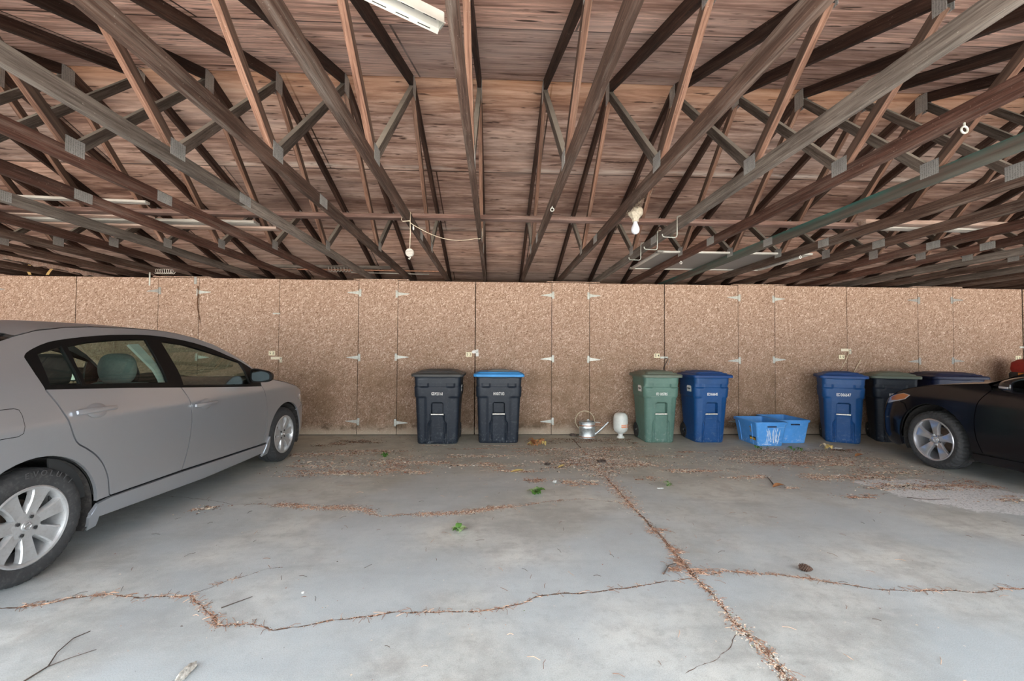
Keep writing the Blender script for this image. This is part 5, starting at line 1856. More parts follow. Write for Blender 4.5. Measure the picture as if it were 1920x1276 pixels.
# framed grey screen and other things stored on top of the chords
t = thing('framed_screen', 'grey panel in a white metal frame lying on the trusses right of the bulb', 'screen', (3.25, -1.19, ZT + 0.001), (0, 0, 0.0))
bm = B()
W2, D2 = 0.945, 0.525
for s in (-1, 1):
    box(bm, (0, s * D2, 0.012), (2 * W2 + 0.05, 0.05, 0.022), bevel=0.003)
    box(bm, (s * W2, 0, 0.012), (0.05, 2 * D2, 0.022), bevel=0.003)
obj('frame', bm, M['white'], t)
bm = B()
box(bm, (0, 0, 0.014), (2 * W2 - 0.04, 2 * D2 - 0.04, 0.006))
obj('panel', bm, plain('grey screen panel', (0.27, 0.26, 0.255), 0.7, vary=0.05, scale=3), t)
bm = B()
for s in (-1, 1):
    box(bm, (-W2, s * D2, 0.0125), (0.075, 0.075, 0.0245), bevel=0.004)
obj('corner_bracket', bm, M['galv_dull'], t)

def lying(x0, y0, x1, y1, w, h, mat, label, z=0.0, name='stored_board', cat='board'):
    a, b = Vector((x0, y0, 0)), Vector((x1, y1, 0))
    L = (b - a).length
    bm = B()
    box(bm, (0, 0, h / 2), (L, w, h), bevel=0.0015)
    o = obj(name, bm, M[mat], None, ((x0 + x1) / 2, (y0 + y1) / 2, ZT + 0.0015 + z), (0, 0, math.atan2(y1 - y0, x1 - x0)))
    return tag(o, label, cat, 'boards stored on the trusses')
lying(-4.6, -3.20, -2.72, -3.05, 0.06, 0.020, 'board_white', 'thin white strip of wood lying on the trusses above the silver car', 0.042)
lying(-4.9, -2.63, -2.02, -2.62, 0.11, 0.025, 'board_white', 'long whitewashed board on the left trusses, above the pointed one')
lying(-4.4, -2.47, -1.90, -2.44, 0.10, 0.020, 'board_pale', 'long pale pointed board on the left trusses, lowest of the stored ones')
lying(-5.6, -2.80, -2.9, -2.77, 0.09, 0.022, 'board_pale', 'pinkish pale board on the far left trusses beside the white strip')
lying(3.96, -2.865, 5.40, -2.84, 0.10, 0.02, 'board_white', 'white topped short board at right beside the brace', 0.0)

# rod over the wall with coil rings threaded on it
bm = B()
tube(bm, [(-2.70, -0.20, ZT + 0.012), (-0.45, -0.20, ZT + 0.012)], 0.0095, 10)
tag(obj('copper_pipe', bm, M['copper'], None), 'thin copper coloured pipe lying on the trusses just above the wall', 'pipe')
lying(-3.0, -0.36, -1.25, -0.36, 0.05, 0.045, 'chord_grey', 'short grey timber behind the copper pipe with coil rings', 0.0, 'stored_timber', 'timber')
lying(-1.95, -0.02, -0.75, 0.06, 0.02, 0.012, 'board_white', 'thin white lath leaning low over the wall left of centre', 0.0, 'lath', 'lath')
def coil(label, x, y, z, n, L, r):
    bm = B()
    pts = []
    for i in range(n * 14 + 1):
        a = 2 * PI * i / 14
        pts.append((L * i / (n * 14), r * math.cos(a), r * math.sin(a)))
    tube(bm, pts, 0.0042, 6)
    tag(obj('coil_spring', bm, M['board_white'], None, (x, y, z)), label, 'spring', 'pale coil springs above the wall')
coil('pale coil spring on the rod above the wall, the left one over the car', -4.74, -0.28, 2.47, 9, 0.28, 0.034)
coil('pale coil spring on the grey timber left of the copper pipe end', -2.16, -0.415, 2.512, 8, 0.36, 0.034)
# straps and hangers on the wall top
M['strap_yellow'] = plain('yellowed strap', (0.42, 0.27, 0.10), 0.6, vary=0.25, scale=30)
for i, (x, tw, lab) in enumerate(((-6.73, 0.0, 'upright yellowed strap loop over the wall at the far left'), (-6.42, 0.06, 'slanting yellowed strap loop over the wall, second from the left edge'))):
    bm = B()
    rows = []
    for j in range(13):
        q = j / 12
        rows.append([(x - 0.022 + tw * (1 - q) * 2 - 0.06 * i * (q), -0.05 - 0.03 * math.sin(PI * q) + d, 2.60 - 0.17 * q) for d in (0.0, 0.003)] + [(x + 0.022 + tw * (1 - q) * 2 - 0.06 * i * q, -0.05 - 0.03 * math.sin(PI * q) + d, 2.60 - 0.17 * q) for d in (0.003, 0.0)])
    loft(bm, rows, True, caps=(True, True))
    tag(obj('strap', bm, M['strap_yellow'], None), lab, 'strap')
bm = B()
box(bm, (-5.01, -0.005, 2.40), (0.022, 0.006, 0.20), bevel=0.002)
lathe(bm, [(0.0, -0.012), (0.012, -0.010), (0.013, -0.004)], 12, 'Y', (-5.01, 0, 2.46))
tag(obj('hanger_strap', bm, M['galv'], None), 'zinc hanger strap at the wall top, left of the first top hinge', 'strap')
bm = B()
box(bm, (-4.325, -0.005, 2.385), (0.04, 0.006, 0.115), bevel=0.002)
tag(obj('hanger_strap', bm, M['galv_dull'], None), 'grey steel strap plate at the wall top above the rusty strip', 'strap')
bm = B()
rows = []
for j in range(26):
    q = j / 25
    z = 2.30 - 0.57 * q
    x = -4.285 + 0.045 * q ** 3 + 0.006 * math.sin(9 * q)
    hw = 0.009 * (1 - 0.35 * q) + 0.002 * math.sin(31 * q)
    rows.append([(x - hw, -0.004, z), (x + hw, -0.004, z), (x + hw, -0.0075, z), (x - hw, -0.0075, z)])
loft(bm, rows, True, caps=(True, True))
tag(obj('rusty_strip', bm, M['rust'], None), 'dark rusty strip hanging down the wall above the silver car', 'strip')
# twigs and cords poking from the two right lockers
M['stick_pale'] = plain('peeled stick', (0.60, 0.52, 0.36), 0.8, vary=0.2, scale=40)
bm = B()
tube(bm, [(6.105, -0.012, 1.32), (6.06, -0.02, 1.22), (5.965, -0.014, 1.06)], [0.006, 0.005, 0.003], 6)
tag(obj('stick', bm, M['stick_pale'], None), 'pale stick hanging slanted from the latch of locker 55', 'stick')
bm = B()
tube(bm, [(6.31, -0.012, 1.22), (6.24, -0.02, 1.11), (6.17, -0.014, 0.98)], [0.004, 0.005, 0.003], 6)
tag(obj('stick', bm, M['stick_pale'], None), 'loose pale stick leaning on the wall right of locker 55 latch', 'stick')
bm = B()
tube(bm, [(3.04, -0.010, 1.235), (3.10, -0.016, 1.22), (3.03, -0.014, 1.08), (3.02, -0.012, 1.04), (3.09, -0.02, 1.0), (3.12, -0.02, 0.985), (3.14, -0.02, 1.02)], 0.0055, 6)
tag(obj('bungee_cord', bm, M['rubber'], None), 'black cord hooked on the latch of locker 54', 'cord')

# red and black bag at the far right by the wall
M['bag_red'] = plain('red canvas', (0.30, 0.02, 0.012), 0.7, vary=0.15, scale=30)
M['bag_orange'] = plain('orange patch', (0.62, 0.20, 0.03), 0.6)
t = thing('tall_bag', 'tall red and black bag with an orange patch behind the black car', 'bag', (8.78, -0.42, 0))
bm = B()
loft(bm, [[(x, y, z) for x, y in rrect(a, b, 0.07, 5)] for z, a, b in ((0.0, .20, .16), (0.03, .22, .18), (0.9, .235, .19), (1.02, .235, .19), (1.05, .22, .18))], True, caps=(True, True))
obj('body', bm, M['rubber'], t)
bm = B()
loft(bm, [[(x, y, z) for x, y in rrect(a, b, 0.08, 5)] for z, a, b in ((1.05, .215, .175), (1.10, .225, .185), (1.20, .215, .175), (1.25, .16, .13), (1.262, .08, .07))], True, caps=(True, True))
obj('red_top', bm, M['bag_red'], t)
bm = B()
box(bm, (-0.2375, -0.05, 0.99), (0.008, 0.15, 0.10), bevel=0.003)
box(bm, (-0.15, -0.192, 0.99), (0.12, 0.008, 0.10), bevel=0.003)
obj('patch', bm, M['bag_orange'], t)

# sheet of hardboard with a torn lower edge hung along a truss at the far left
rng = random.Random(8)
bm = B()
rows = []
n = 60
for i in range(n + 1):
    y = -2.6 + 3.1 * i / n
    zb = 2.455 - 0.012 * rng.random() - (0.022 if rng.random() < 0.2 else 0)
    rows.append([(-5.93, y, zb), (-5.93, y, 2.50), (-5.924, y, 2.50), (-5.924, y, zb + 0.004)])
loft(bm, rows, True, caps=(True, True))
tag(obj('torn_board', bm, M['board_pale'], None), 'strip of pale board with a ragged torn edge at the far left under the trusses', 'board')
bm = B()
box(bm, (-6.35, -2.1, 2.436), (0.30, 1.2, 0.012))
tag(obj('hardboard_sheet', bm, M['hardboard'], None), 'red brown hardboard sheet fixed under the far left trusses', 'board')
# ------------------------------------------------------------------ cracks in the slab and the litter that fills them
def poly_len(p):
    return sum((Vector(b) - Vector(a)).length for a, b in zip(p, p[1:]))
def jitter_line(pts, step, amp, rng):
    P_ = [Vector(p) for p in pts]
    out = []
    ph = [rng.uniform(0, 6.28) for _ in range(4)]
    s = 0
    for a, b in zip(P_, P_[1:]):
        L = (b - a).length
        n = max(1, int(L / step))
        d = (b - a).normalized()
        nn = Vector((-d.y, d.x))
        for i in range(n):
            q = s + L * i / n
            o = amp * (0.5 * math.sin(q * 17 + ph[0]) + 0.3 * math.sin(q * 41 + ph[1]) + 0.25 * rng.uniform(-1, 1))
            out.append(a.lerp(b, i / n) + nn * o)
        s += L
    out.append(P_[-1])
    return out
CR = {
 'front': [(-2.6, -4.62), (-2.18, -4.6), (-2.06, -4.58), (-1.91, -4.51), (-1.72, -4.48), (-1.57, -4.52), (-1.35, -4.51), (-1.31, -4.5), (-1.23, -4.58), (-1.16, -4.64), (-1.13, -4.66), (-1.06, -4.71), (-1.0, -4.77), (-0.86, -4.77), (-0.73, -4.81), (-0.63, -4.79), (-0.51, -4.76), (-0.42, -4.74), (-0.3, -4.71), (-0.18, -4.69), (-0.11, -4.7), (0.05, -4.69), (0.23, -4.7), (0.34, -4.67), (0.44, -4.63), (0.55, -4.57), (0.69, -4.54), (0.84, -4.54), (1.0, -4.51), (1.19, -4.46), (1.36, -4.43), (1.47, -4.4)],
 'right': [(1.49, -4.34), (1.59, -4.36), (1.7, -4.33), (1.82, -4.36), (1.97, -4.37), (2.1, -4.42), (2.21, -4.46), (2.33, -4.5), (2.43, -4.56), (2.6, -4.57), (2.84, -4.58), (3.0, -4.6), (3.15, -4.58), (3.29, -4.57), (3.6, -4.6)],
 'middle': [(-2.6, -2.87), (-2.26, -2.95), (-1.9, -3.09), (-1.54, -3.1), (-1.15, -3.2), (-0.92, -3.2), (-0.78, -3.24), (-0.6, -3.39), (-0.4, -3.37), (-0.11, -3.35), (0.1, -3.32), (0.28, -3.24), (0.55, -3.18), (0.84, -3.06), (1.14, -3.02), (1.4, -3.12), (1.47, -3.2)],
 'branch': [(-1.31, -4.48), (-1.25, -4.42), (-1.2, -4.35), (-1.12, -4.28), (-1.06, -4.22), (-0.97, -4.21)],
 'spur': [(1.46, -4.9), (1.34, -5.01), (1.26, -5.07), (1.16, -5.12), (1.09, -5.15)],
 'joint': [(1.50, -0.3), (1.5, -1.6), (1.485, -2.5), (1.49, -3.4), (1.50, -3.8), (1.485, -4.32), (1.49, -4.6), (1.485, -4.87), (1.495, -5.06), (1.49, -5.4), (1.49, -6.9)],
}
CW = {'front': 0.0045, 'right': 0.004, 'middle': 0.0022, 'branch': 0.0018, 'spur': 0.0015, 'joint': 0.010}
rng = random.Random(21)
cn = 0
CRJ = {}
for k, pts in CR.items():
    L = jitter_line(pts, 0.02, 0.010 if k != 'joint' else 0.006, rng)
    CRJ[k] = L
    bm = B()
    rows = []
    for i, p in enumerate(L):
        d = (L[min(i + 1, len(L) - 1)] - L[max(0, i - 1)]).normalized()
        nn = Vector((-d.y, d.x))
        w_ = CW[k] * rng.uniform(0.35, 1.5)
        a, b = p + nn * w_, p - nn * w_
        rows.append([(a.x, a.y, 0.0008), (b.x, b.y, 0.0008)])
    loft(bm, rows, False)
    cn += 1
    struct('floor_crack', bm, M['crack'])

LM = [plain('rust red bud scales', (0.30, 0.135, 0.085), 0.9, vary=0.35, scale=60),
      plain('orange tan leaf bits', (0.55, 0.35, 0.24), 0.9, vary=0.3, scale=60),
      plain('pale straw bits', (0.78, 0.68, 0.55), 0.9, vary=0.2, scale=60),
      plain('grey fluff', (0.60, 0.57, 0.52), 0.95, vary=0.2, scale=60),
      plain('dark humus', (0.075, 0.048, 0.03), 0.95, vary=0.4, scale=60),
      plain('brown pine needles', (0.23, 0.12, 0.075), 0.85, vary=0.3, scale=60),
      plain('moss green bits', (0.16, 0.20, 0.075), 0.9, vary=0.3, scale=60)]
LV, LF, LI = [], [], []
def flake(x, y, mi, size, h=0.0):
    a = rng.uniform(0, 2 * PI)
    l, w_ = size * rng.uniform(0.5, 1.1), size * rng.uniform(0.35, 0.9)
    z0 = 0.0012 + h
    tz = rng.uniform(-0.4, 0.8)
    c, s = math.cos(a), math.sin(a)
    k = len(LV)
    zl = z0 + abs(tz) * l * 0.5
    for u, v, z in ((-l, 0, z0), (-0.2 * l, -w_, z0 + size * 0.25), (l, -w_ * 0.2, zl), (0.1 * l, w_, z0 + size * 0.35)):
        LV.append((x + u * c - v * s, y + u * s + v * c, z))
    LF.append((k, k + 1, k + 2))
    LF.append((k, k + 2, k + 3))
    LI.extend((mi, mi))
def needle(x, y, mi, L=0.05, h=0.0, a=None):
    a = rng.uniform(0, 2 * PI) if a is None else a
    L *= rng.uniform(0.5, 1.3)
    w_ = 0.0011
    b = rng.uniform(-0.5, 0.5)
    pts = [(x, y), (x + L * 0.5 * math.cos(a), y + L * 0.5 * math.sin(a)), (x + L * 0.5 * (math.cos(a) + math.cos(a + b)), y + L * 0.5 * (math.sin(a) + math.sin(a + b)))]
    k = len(LV)
    for i, p in enumerate(pts):
        n = (-math.sin(a), math.cos(a))
        z = 0.002 + h + (0.004 if i == 1 else 0)
        LV.append((p[0] + n[0] * w_, p[1] + n[1] * w_, z))
        LV.append((p[0] - n[0] * w_, p[1] - n[1] * w_, z))
        LV.append((p[0], p[1], z + 0.0016))
    for i in (0, 3):
        for q in range(3):
            r = (q + 1) % 3
            LF.append((k + i + q, k + i + r, k + i + 3 + r, k + i + 3 + q))
            LI.append(mi)
def pick(mix):
    r = rng.random() * sum(mix)
    for i, m in enumerate(mix):
        r -= m
        if r <= 0:
            return i
    return 0
RED, TAN, PALE, FLUFF, DARK, MIXED = (5, 4, 2, .4, .8, 0, 0), (3, 5, 5, .8, .8, 0, 0), (2, 2.5, 6, 4, .8, 0, .2), (1, 1.5, 5, 7, 1.5, 0, .5), (2, 1, .8, .5, 6, 0, .4), (3.5, 3, 4, 3, 3, 0, .5)
def along(L, n, spread, mix, size=0.006, q0=0.0, q1=1.0, needles=0.15):
    cum = [0]
    for a, b in zip(L, L[1:]):
        cum.append(cum[-1] + (b - a).length)
    T_ = cum[-1]
    cl = [rng.uniform(q0, q1) for _ in range(max(4, n // 45))]
    for i in range(n):
        q = (rng.choice(cl) + rng.gauss(0, 0.018)) if rng.random() < 0.65 else rng.uniform(q0, q1)
        q = min(q1, max(q0, q)) * T_
        j = 0
        while j < len(L) - 2 and cum[j + 1] < q:
            j += 1
        t_ = (q - cum[j]) / max(1e-6, cum[j + 1] - cum[j])
        p = L[j].lerp(L[j + 1], t_)
        x, y = p.x + rng.gauss(0, spread), p.y + rng.gauss(0, spread)
        if rng.random() < needles:
            needle(x, y, 5 if rng.random() < 0.8 else 1, 0.045)
        else:
            flake(x, y, pick(mix), size)
def patch(x, y, sx, sy, n, mix, size=0.011, rot=0.0, needles=0.06, holes=True):
    c, s = math.cos(rot), math.sin(rot)
    sub = [(rng.gauss(0, 0.75), rng.gauss(0, 0.75)) for _ in range(max(3, n // 60))]
    for i in range(n):
        if rng.random() < 0.78:
            a, b = rng.choice(sub)
            a += rng.gauss(0, 0.22)
            b += rng.gauss(0, 0.22)
        else:
            a, b = rng.gauss(0, 1), rng.gauss(0, 1)
        a *= sx
        b *= sy
        px, py = x + a * c - b * s, y + a * s + b * c
        if py > -0.03 or (py > -0.9 and 4.0 < px < 4.95) or (py > -0.75 and (-0.85 < px < 0.75 or 2.4 < px < 3.8 or 5.2 < px < 6.8)):
            continue
        if (px > 5.36 and -5.5 < py < -0.95) or (px < -2.24 and py < -0.6) or (px > 6.7 and py > -1.0):
            continue
        if (px - 1.745) ** 2 + (py + 0.215) ** 2 < 0.022 or (px - 2.268) ** 2 + (py + 0.215) ** 2 < 0.012:
            continue
        h = rng.random() * 0.006
        if rng.random() < needles:
            needle(px, py, 5 if rng.random() < 0.8 else 1, 0.05, h)
        else:
            flake(px, py, pick(mix), size, h)
J = CRJ
along(J['front'], 800, 0.006, RED, 0.0045, 0.12, 1.0)
along(J['front'], 220, 0.014, RED, 0.006, 0.30, 0.44)
along(J['front'], 120, 0.014, TAN, 0.006, 0.12, 0.3)
along(J['right'], 800, 0.008, RED, 0.0045)
along(J['middle'], 700, 0.012, TAN, 0.006, 0.2, 1.0)
along(J['middle'], 1100, 0.030, TAN, 0.008, 0.26, 0.47)
along(J['middle'], 900, 0.026, TAN, 0.008, 0.56, 0.74)
along(J['branch'], 70, 0.008, PALE, 0.004)
along(J['joint'], 1700, 0.015, RED, 0.0065, 0.16, 0.80, 0.12)
along(J['joint'], 1500, 0.05, TAN, 0.008, 0.14, 0.46, 0.1)
along(J['joint'], 500, 0.022, FLUFF, 0.006, 0.68, 0.76, 0.1)
for (x, y) in ((1.47, -4.25), (1.5, -3.72), (1.4, -4.31), (1.52, -4.05), (1.56, -4.33)):
    patch(x, y, 0.045, 0.04, 110, RED, 0.006, needles=0.4)
# drifts of litter in front of the wall (x, y, half widths, amount, kind)
for a in ((-1.65, -0.50, .20, .10, 420, DARK), (-2.0, -0.75, .2, .10, 260, DARK), (-2.3, -1.35, .28, .09, 420, MIXED), (-1.75, -1.25, .25, .07, 420, MIXED), (-1.25, -1.15, .28, .08, 520, MIXED), (-1.6, -1.85, .3, .06, 380, PALE), (-1.35, -2.15, .34, .08, 700, TAN),
          (-0.95, -1.62, .16, .14, 380, MIXED), (-0.75, -1.75, .22, .09, 520, PALE), (-0.45, -1.72, .18, .05, 330, TAN), (-0.66, -2.10, .18, .07, 300, TAN), (-0.85, -1.95, .1, .16, 260, RED),
          (0.2, -1.42, .3, .06, 380, PALE), (0.15, -1.85, .24, .07, 400, TAN), (0.1, -1.0, .5, .03, 160, RED), (0.9, -1.2, .35, .10, 260, MIXED), (0.62, -2.1, .26, .04, 330, TAN), (0.75, -2.45, .10, .05, 220, RED), (1.16, -2.53, .11, .06, 300, TAN),
          (1.2, -1.75, .28, .12, 650, MIXED), (1.5, -1.15, .38, .16, 1200, FLUFF), (1.75, -1.65, .3, .12, 1300, FLUFF), (1.55, -1.55, .34, .3, 900, MIXED), (-1.2, -1.7, .7, .35, 700, PALE), (4.2, -1.6, .8, .35, 900, PALE), (1.5, -2.05, .16, .18, 800, FLUFF), (2.05, -1.85, .24, .09, 550, TAN), (2.0, -0.95, .3, .12, 420, MIXED), (1.75, -0.45, .5, .10, 700, DARK), (2.4, -0.62, .3, .06, 260, DARK), (1.2, -0.55, .35, .07, 220, DARK),
          (2.35, -1.45, .25, .07, 200, MIXED), (2.55, -2.15, .28, .05, 420, TAN), (1.95, -2.42, .08, .04, 130, RED), (2.98, -2.40, .16, .05, 240, TAN), (2.75, -1.2, .3, .08, 160, RED),
          (3.5, -1.62, .32, .08, 620, FLUFF), (3.9, -1.80, .38, .07, 700, RED), (4.1, -1.25, .40, .12, 620, MIXED), (4.45, -1.55, .34, .12, 520, MIXED), (4.7, -1.9, .30, .10, 480, PALE), (4.1, -2.42, .30, .10, 620, TAN), (4.75, -2.25, .35, .12, 480, MIXED),
          (4.55, -2.75, .30, .08, 620, MIXED), (5.0, -2.7, .35, .12, 520, RED), (5.0, -1.2, .35, .10, 360, DARK), (3.62, -3.02, .14, .035, 160, RED), (3.2, -2.75, .05, .03, 60, TAN), (4.9, -3.15, .3, .05, 160, TAN), (5.75, -2.9, .3, .10, 260, RED),
          (-2.45, -3.36, .10, .05, 160, FLUFF), (-2.06, -3.2, .09, .05, 120, MIXED), (-3.0, -1.6, .3, .3, 200, MIXED), (0.37, -0.80, .30, .02, 160, PALE), (-0.5, -0.78, .25, .02, 90, FLUFF)):
    patch(*a[:4], int(a[4] * 1.5), a[5])
    if a[5] in (PALE, FLUFF, MIXED, TAN):
        patch(a[0], a[1], a[2] * 0.9, a[3] * 0.9, int(a[4] * 0.12), (1, 2, 5, 4, .6, 0, .1), 0.022, needles=0.0)
# thin scatter over the whole floor, thicker near the wall
for i in range(3600):
    x = rng.uniform(-2.8, 7.5)
    y = -0.15 - 6.2 * rng.random() ** 1.9
    if (-0.9 < y and (-0.9 < x < 0.8 or 2.4 < x)) or (x > 5.36 and y < -0.95) or x < -2.24:
        continue
    (needle if rng.random() < 0.3 else flake)(x, y, pick(MIXED) if rng.random() < 0.6 else rng.choice((2, 4, 5)), 0.05 if False else (0.004 if rng.random() < 0.8 else 0.008)) if False else (needle(x, y, rng.choice((5, 4, 1)), 0.05) if rng.random() < 0.22 else flake(x, y, pick(MIXED), 0.0035 if rng.random() < 0.85 else 0.007))
me = bpy.data.meshes.new('leaf_litter')
me.from_pydata(LV, [], LF)
for m in LM:
    me.materials.append(m)
me.polygons.foreach_set('material_index', LI)
me.update()
o = link(bpy.data.objects.new('leaf_litter', me))
tag(o, 'dry needles, bud scales and leaf bits drifted over the concrete floor', 'litter', kind='stuff')

# ------------------------------------------------------------------ single pieces on the slab
M['leaf_green'] = plain('fresh green leaf', (0.07, 0.17, 0.028), 0.55, vary=0.3, scale=25)
M['leaf_pale'] = plain('pale green leaf back', (0.27, 0.36, 0.17), 0.6, vary=0.2, scale=25)
M['leaf_brown'] = plain('crisp brown leaf', (0.33, 0.15, 0.06), 0.8, vary=0.35, scale=30)
M['leaf_yellow'] = plain('yellowed leaf', (0.58, 0.44, 0.16), 0.8, vary=0.2, scale=30)
M['twig'] = plain('dark twig bark', (0.075, 0.055, 0.045), 0.9, vary=0.3, scale=40)
M['bark_grey'] = plain('grey lichen bark', (0.40, 0.38, 0.34), 0.95, vary=0.4, scale=60)
M['bone_white'] = plain('white grit', (0.48, 0.48, 0.46), 0.8, vary=0.1, scale=40)
def leaf_blade(bm, base, a, L, w_, lift, curl, mi=0):
    rows = []
    for i in range(9):
        q = i / 8
        hw = w_ * math.sin(PI * min(1, q * 0.96 + 0.04)) ** 0.8 * (1 - 0.15 * q) + 0.0006
        r = L * q
        z = lift * math.sin(PI * q * 0.9) + curl * q * q
        row = []
        for s in (-1, -0.5, 0, 0.5, 1):
            row.append((base[0] + r * math.cos(a) - s * hw * math.sin(a), base[1] + r * math.sin(a) + s * hw * math.cos(a), base[2] + z + 0.35 * abs(s) * hw))
        rows.append(row)
    loft(bm, rows, False, mi=mi)
    loft(bm, [[(x, y, z - 0.0006) for x, y, z in r] for r in rows], False, mi=mi)
def leaves(name, label, x, y, n, L, w_, mats, cat, seed, lift=0.02, z=0.002, spread=0.02):
    r = random.Random(seed)
    t = thing(name, label, cat, (x, y, 0))
    for i in range(n):
        bm = B()
        a = 2 * PI * i / n + r.uniform(-0.5, 0.5)
        leaf_blade(bm, (r.uniform(-spread, spread), r.uniform(-spread, spread), z + r.uniform(0, 0.012)), a, L * r.uniform(0.7, 1.1), w_ * r.uniform(0.8, 1.2), lift * r.uniform(0.5, 1.5), r.uniform(-0.0, 0.03))
        obj('leaf', bm, mats[i % len(mats)], t, angle=70, recalc=False)
    return t
leaves('fallen_leaves', 'cluster of fresh green leaves lying on the open floor, the larger one', 0.687, -2.87, 9, 0.085, 0.030, [M['leaf_green'], M['leaf_pale'], M['leaf_green']], 'leaves', 1, 0.022, spread=0.035)
leaves('fallen_leaves', 'small curled green leaves lying nearer than the larger green cluster', 0.036, -3.71, 5, 0.065, 0.026, [M['leaf_pale'], M['leaf_green']], 'leaves', 2, 0.02, spread=0.02)
leaves('weed', 'tiny green weed among the litter left of the two navy carts', -1.04, -1.46, 12, 0.045, 0.014, [M['leaf_green']], 'weed', 3, 0.03)
leaves('fallen_leaves', 'heap of crisp brown leaves in front of the wall right of the blue lidded cart', 0.93, -0.73, 20, 0.09, 0.030, [M['leaf_brown'], M['leaf_brown'], M['leaf_yellow']], 'leaves', 4, 0.04, spread=0.10)
leaves('fallen_leaves', 'single yellow leaf at the left tip of the litter drift before the jug', 0.48, -2.19, 1, 0.15, 0.03, [M['leaf_yellow']], 'leaf', 5, 0.012)
leaves('fallen_leaves', 'pale yellow leaf in the litter to the right of the first yellow one', 1.02, -1.98, 1, 0.13, 0.025, [M['leaf_yellow']], 'leaf', 6, 0.010)
leaves('fallen_leaves', 'small green sprig beside a white scrap, right of the joint', 2.03, -2.66, 6, 0.06, 0.014, [M['leaf_green'], M['leaf_pale']], 'leaves', 7, 0.02)
leaves('weed', 'low green weed growing just in front of the scratched crate', 3.95, -1.02, 7, 0.06, 0.014, [M['leaf_green']], 'weed', 8, 0.02, spread=0.08)
leaves('weed', 'low green weed in front of the second crate', 4.42, -1.12, 8, 0.07, 0.015, [M['leaf_green']], 'weed', 9, 0.025, spread=0.08)
leaves('fallen_leaves', 'curled orange leaf on bare floor, alone left of the frosty patch', 3.05, -2.73, 1, 0.13, 0.035, [M['leaf_brown']], 'leaf', 10, 0.014)
leaves('fallen_leaves', 'tan curled leaf in front of the cart numbered ED366647', 4.87, -1.08, 3, 0.13, 0.05, [M['leaf_yellow'], M['stick_pale']], 'leaf', 11, 0.05)
leaves('fallen_leaves', 'brown leaf lying at the edge of the frosty patch by the black car', 4.93, -1.50, 1, 0.15, 0.045, [M['leaf_brown']], 'leaf', 12, 0.018)
# dark clod at the foot of the wall
def lump(name, label, cat, x, y, s, mat, seed, n=3):
    r = random.Random(seed)
    bm = B()
    for k in range(n):
        t_ = bmesh.new()
        bmesh.ops.create_icosphere(t_, subdivisions=3, radius=1.0)
        for v in t_.verts:
            f = 1 + 0.28 * math.sin(v.co.x * 5 + seed + k) * math.cos(v.co.y * 6 + k) + 0.18 * math.sin(v.co.z * 9 + v.co.x * 7 + seed)
            v.co = Vector((v.co.x * s[0] * f, v.co.y * s[1] * f, v.co.z * s[2] * f))
        t_.transform(Matrix.Translation((r.uniform(-.6, .6) * s[0] * (n > 1), r.uniform(-.4, .4) * s[1] * (n > 1), s[2] * 0.85)))
        merge(bm, t_)
    return tag(obj(name, bm, mat, None, (x, y, 0.0), angle=70), label, cat)
lump('dirt_clod', 'dark clod of dirt at the foot of the wall left of the watering can', 'clod', 1.55, -0.10, (0.04, 0.03, 0.022), M['twig'], 1)
lump('dirt_clod', 'dark clod in the litter drift before the white jug', 'clod', 1.60, -1.72, (0.035, 0.03, 0.016), M['twig'], 2)
lump('dirt_clod', 'second dark clod in the drift, left beside the pale yellow leaf', 'clod', 0.92, -1.85, (0.03, 0.025, 0.014), M['twig'], 5)
lump('grit_lump', 'white pebble alone on the floor before the litter, below the brown leaves', 'pebble', 0.92, -2.52, (0.016, 0.014, 0.012), M['bone_white'], 3)
lump('grit_lump', 'small white pebble near the front crack at left', 'pebble', -0.73, -4.50, (0.008, 0.008, 0.006), M['bone_white'], 4, 1)
lump('grit_lump', 'flat white scrap beside the green sprig right of the joint', 'scrap', 1.92, -2.74, (0.022, 0.014, 0.006), M['bone_white'], 6)
lump('grit_lump', 'flat grey disc of grit on the floor in front of the crates', 'scrap', 3.0, -2.07, (0.06, 0.045, 0.003), M['bark_grey'], 7, 1)
lump('grit_lump', 'white scrap lying right of the tan curled leaf', 'scrap', 5.10, -1.02, (0.05, 0.014, 0.008), M['bone_white'], 9, 2)
lump('bark_piece', 'flaky grey piece of bark at the bottom edge of the view', 'bark', -0.935, -5.095, (0.016, 0.040, 0.012), M['bark_grey'], 8, 3)
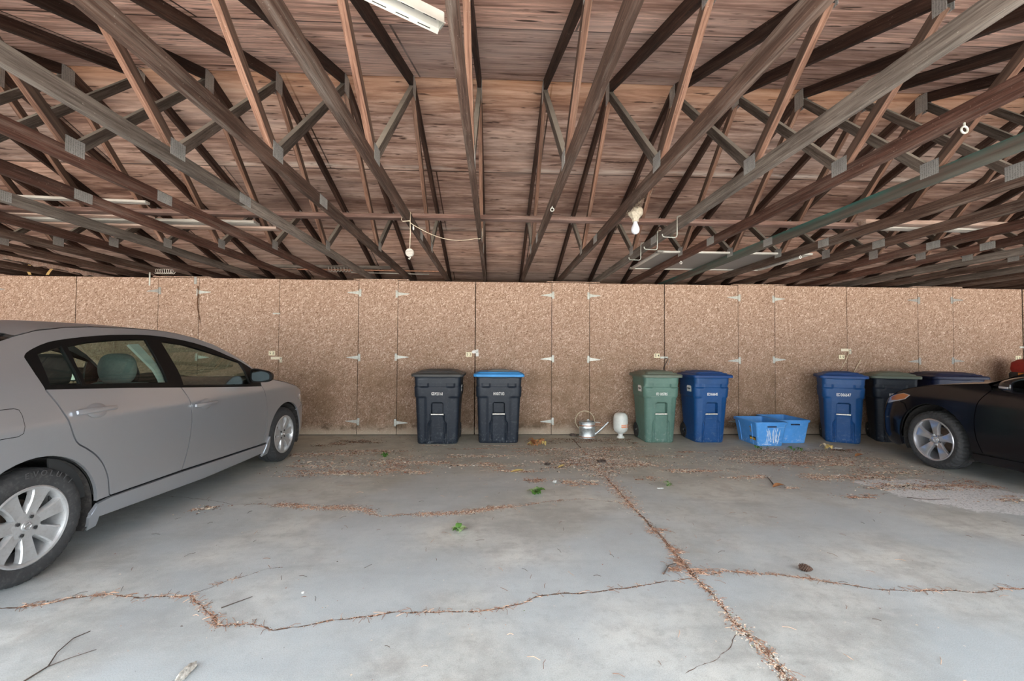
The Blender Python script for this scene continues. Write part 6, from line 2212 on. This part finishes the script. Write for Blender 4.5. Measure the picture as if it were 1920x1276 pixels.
# pine cone
t = thing('pine_cone', 'brown open pine cone lying alone beside the right crack', 'pine cone', (2.19, -4.345, 0.021), (0, 0, math.radians(-40)))
t.scale = (0.8, 0.8, 0.8)
bm = B()
lathe(bm, [(0.0, -0.045), (0.012, -0.035), (0.016, 0.0), (0.010, 0.035), (0.0, 0.042)], 12, 'X')
obj('core', bm, M['twig'], t)
bm = B()
for i in range(64):
    q = i / 63
    a = i * 2.399
    x = -0.044 + 0.082 * q
    r = 0.027 * math.sin(PI * (0.12 + 0.84 * q)) ** 0.7
    c, s = math.cos(a), math.sin(a)
    T_ = Matrix(((0.6, 0, 0.8), (0, 1, 0), (-0.8, 0, 0.6)))
    prism(bm, [(-0.007, -0.004), (0.0, -0.008), (0.007, -0.006), (0.009, 0.0), (0.007, 0.006), (0.0, 0.008), (-0.007, 0.004)], 0, 0.0022,
          M=Matrix.Translation((x, r * c * 0.85, r * s * 0.85)) @ Matrix.Rotation(a - PI / 2, 4, 'X') @ T_.to_4x4())
obj('scales', bm, plain('pine cone scales', (0.085, 0.045, 0.03), 0.8, vary=0.5, scale=90), t)
# twigs
def twig(label, pts, r, extra=()):
    bm = B()
    n = len(pts)
    tube(bm, [(x, y, z) for x, y, z in pts], [r * (1 - 0.5 * i / (n - 1)) for i in range(n)], 6)
    for e in extra:
        tube(bm, e, [r * 0.6 * (1 - 0.4 * i / (len(e) - 1)) for i in range(len(e))], 5)
    tag(obj('fallen_twig', bm, M['twig'], None, angle=60), label, 'twig')
z = 0.004
twig('long forked dark twig on the floor in the bottom left corner', [(-1.56, -5.20, z), (-1.545, -5.10, z), (-1.535, -5.03, z), (-1.575, -4.95, 0.008), (-1.60, -4.85, z), (-1.57, -4.80, z)], 0.0034, [[(-1.535, -5.03, z), (-1.49, -4.99, 0.008), (-1.43, -4.93, z)]])
twig('short straight dark twig left of the front crack bend', [(-1.08, -4.63, z), (-0.98, -4.53, z)], 0.003)
twig('short dark twig on bare floor before the litter at right', [(3.10, -2.66, z), (3.20, -2.40, 0.01)], 0.006)
twig('thin dark twig poking from the floor joint crossing', [(1.31, -4.36, z), (1.38, -4.27, 0.012), (1.46, -4.22, z)], 0.004)
twig('curved thin twig at the right edge of the floor', [(4.5, -4.05, z), (4.3, -3.95, z), (4.15, -3.88, z)], 0.004)
twig('short thin twig near the frosty patch front edge', [(4.10, -3.05, z), (4.25, -3.12, z), (4.45, -3.10, z)], 0.004)
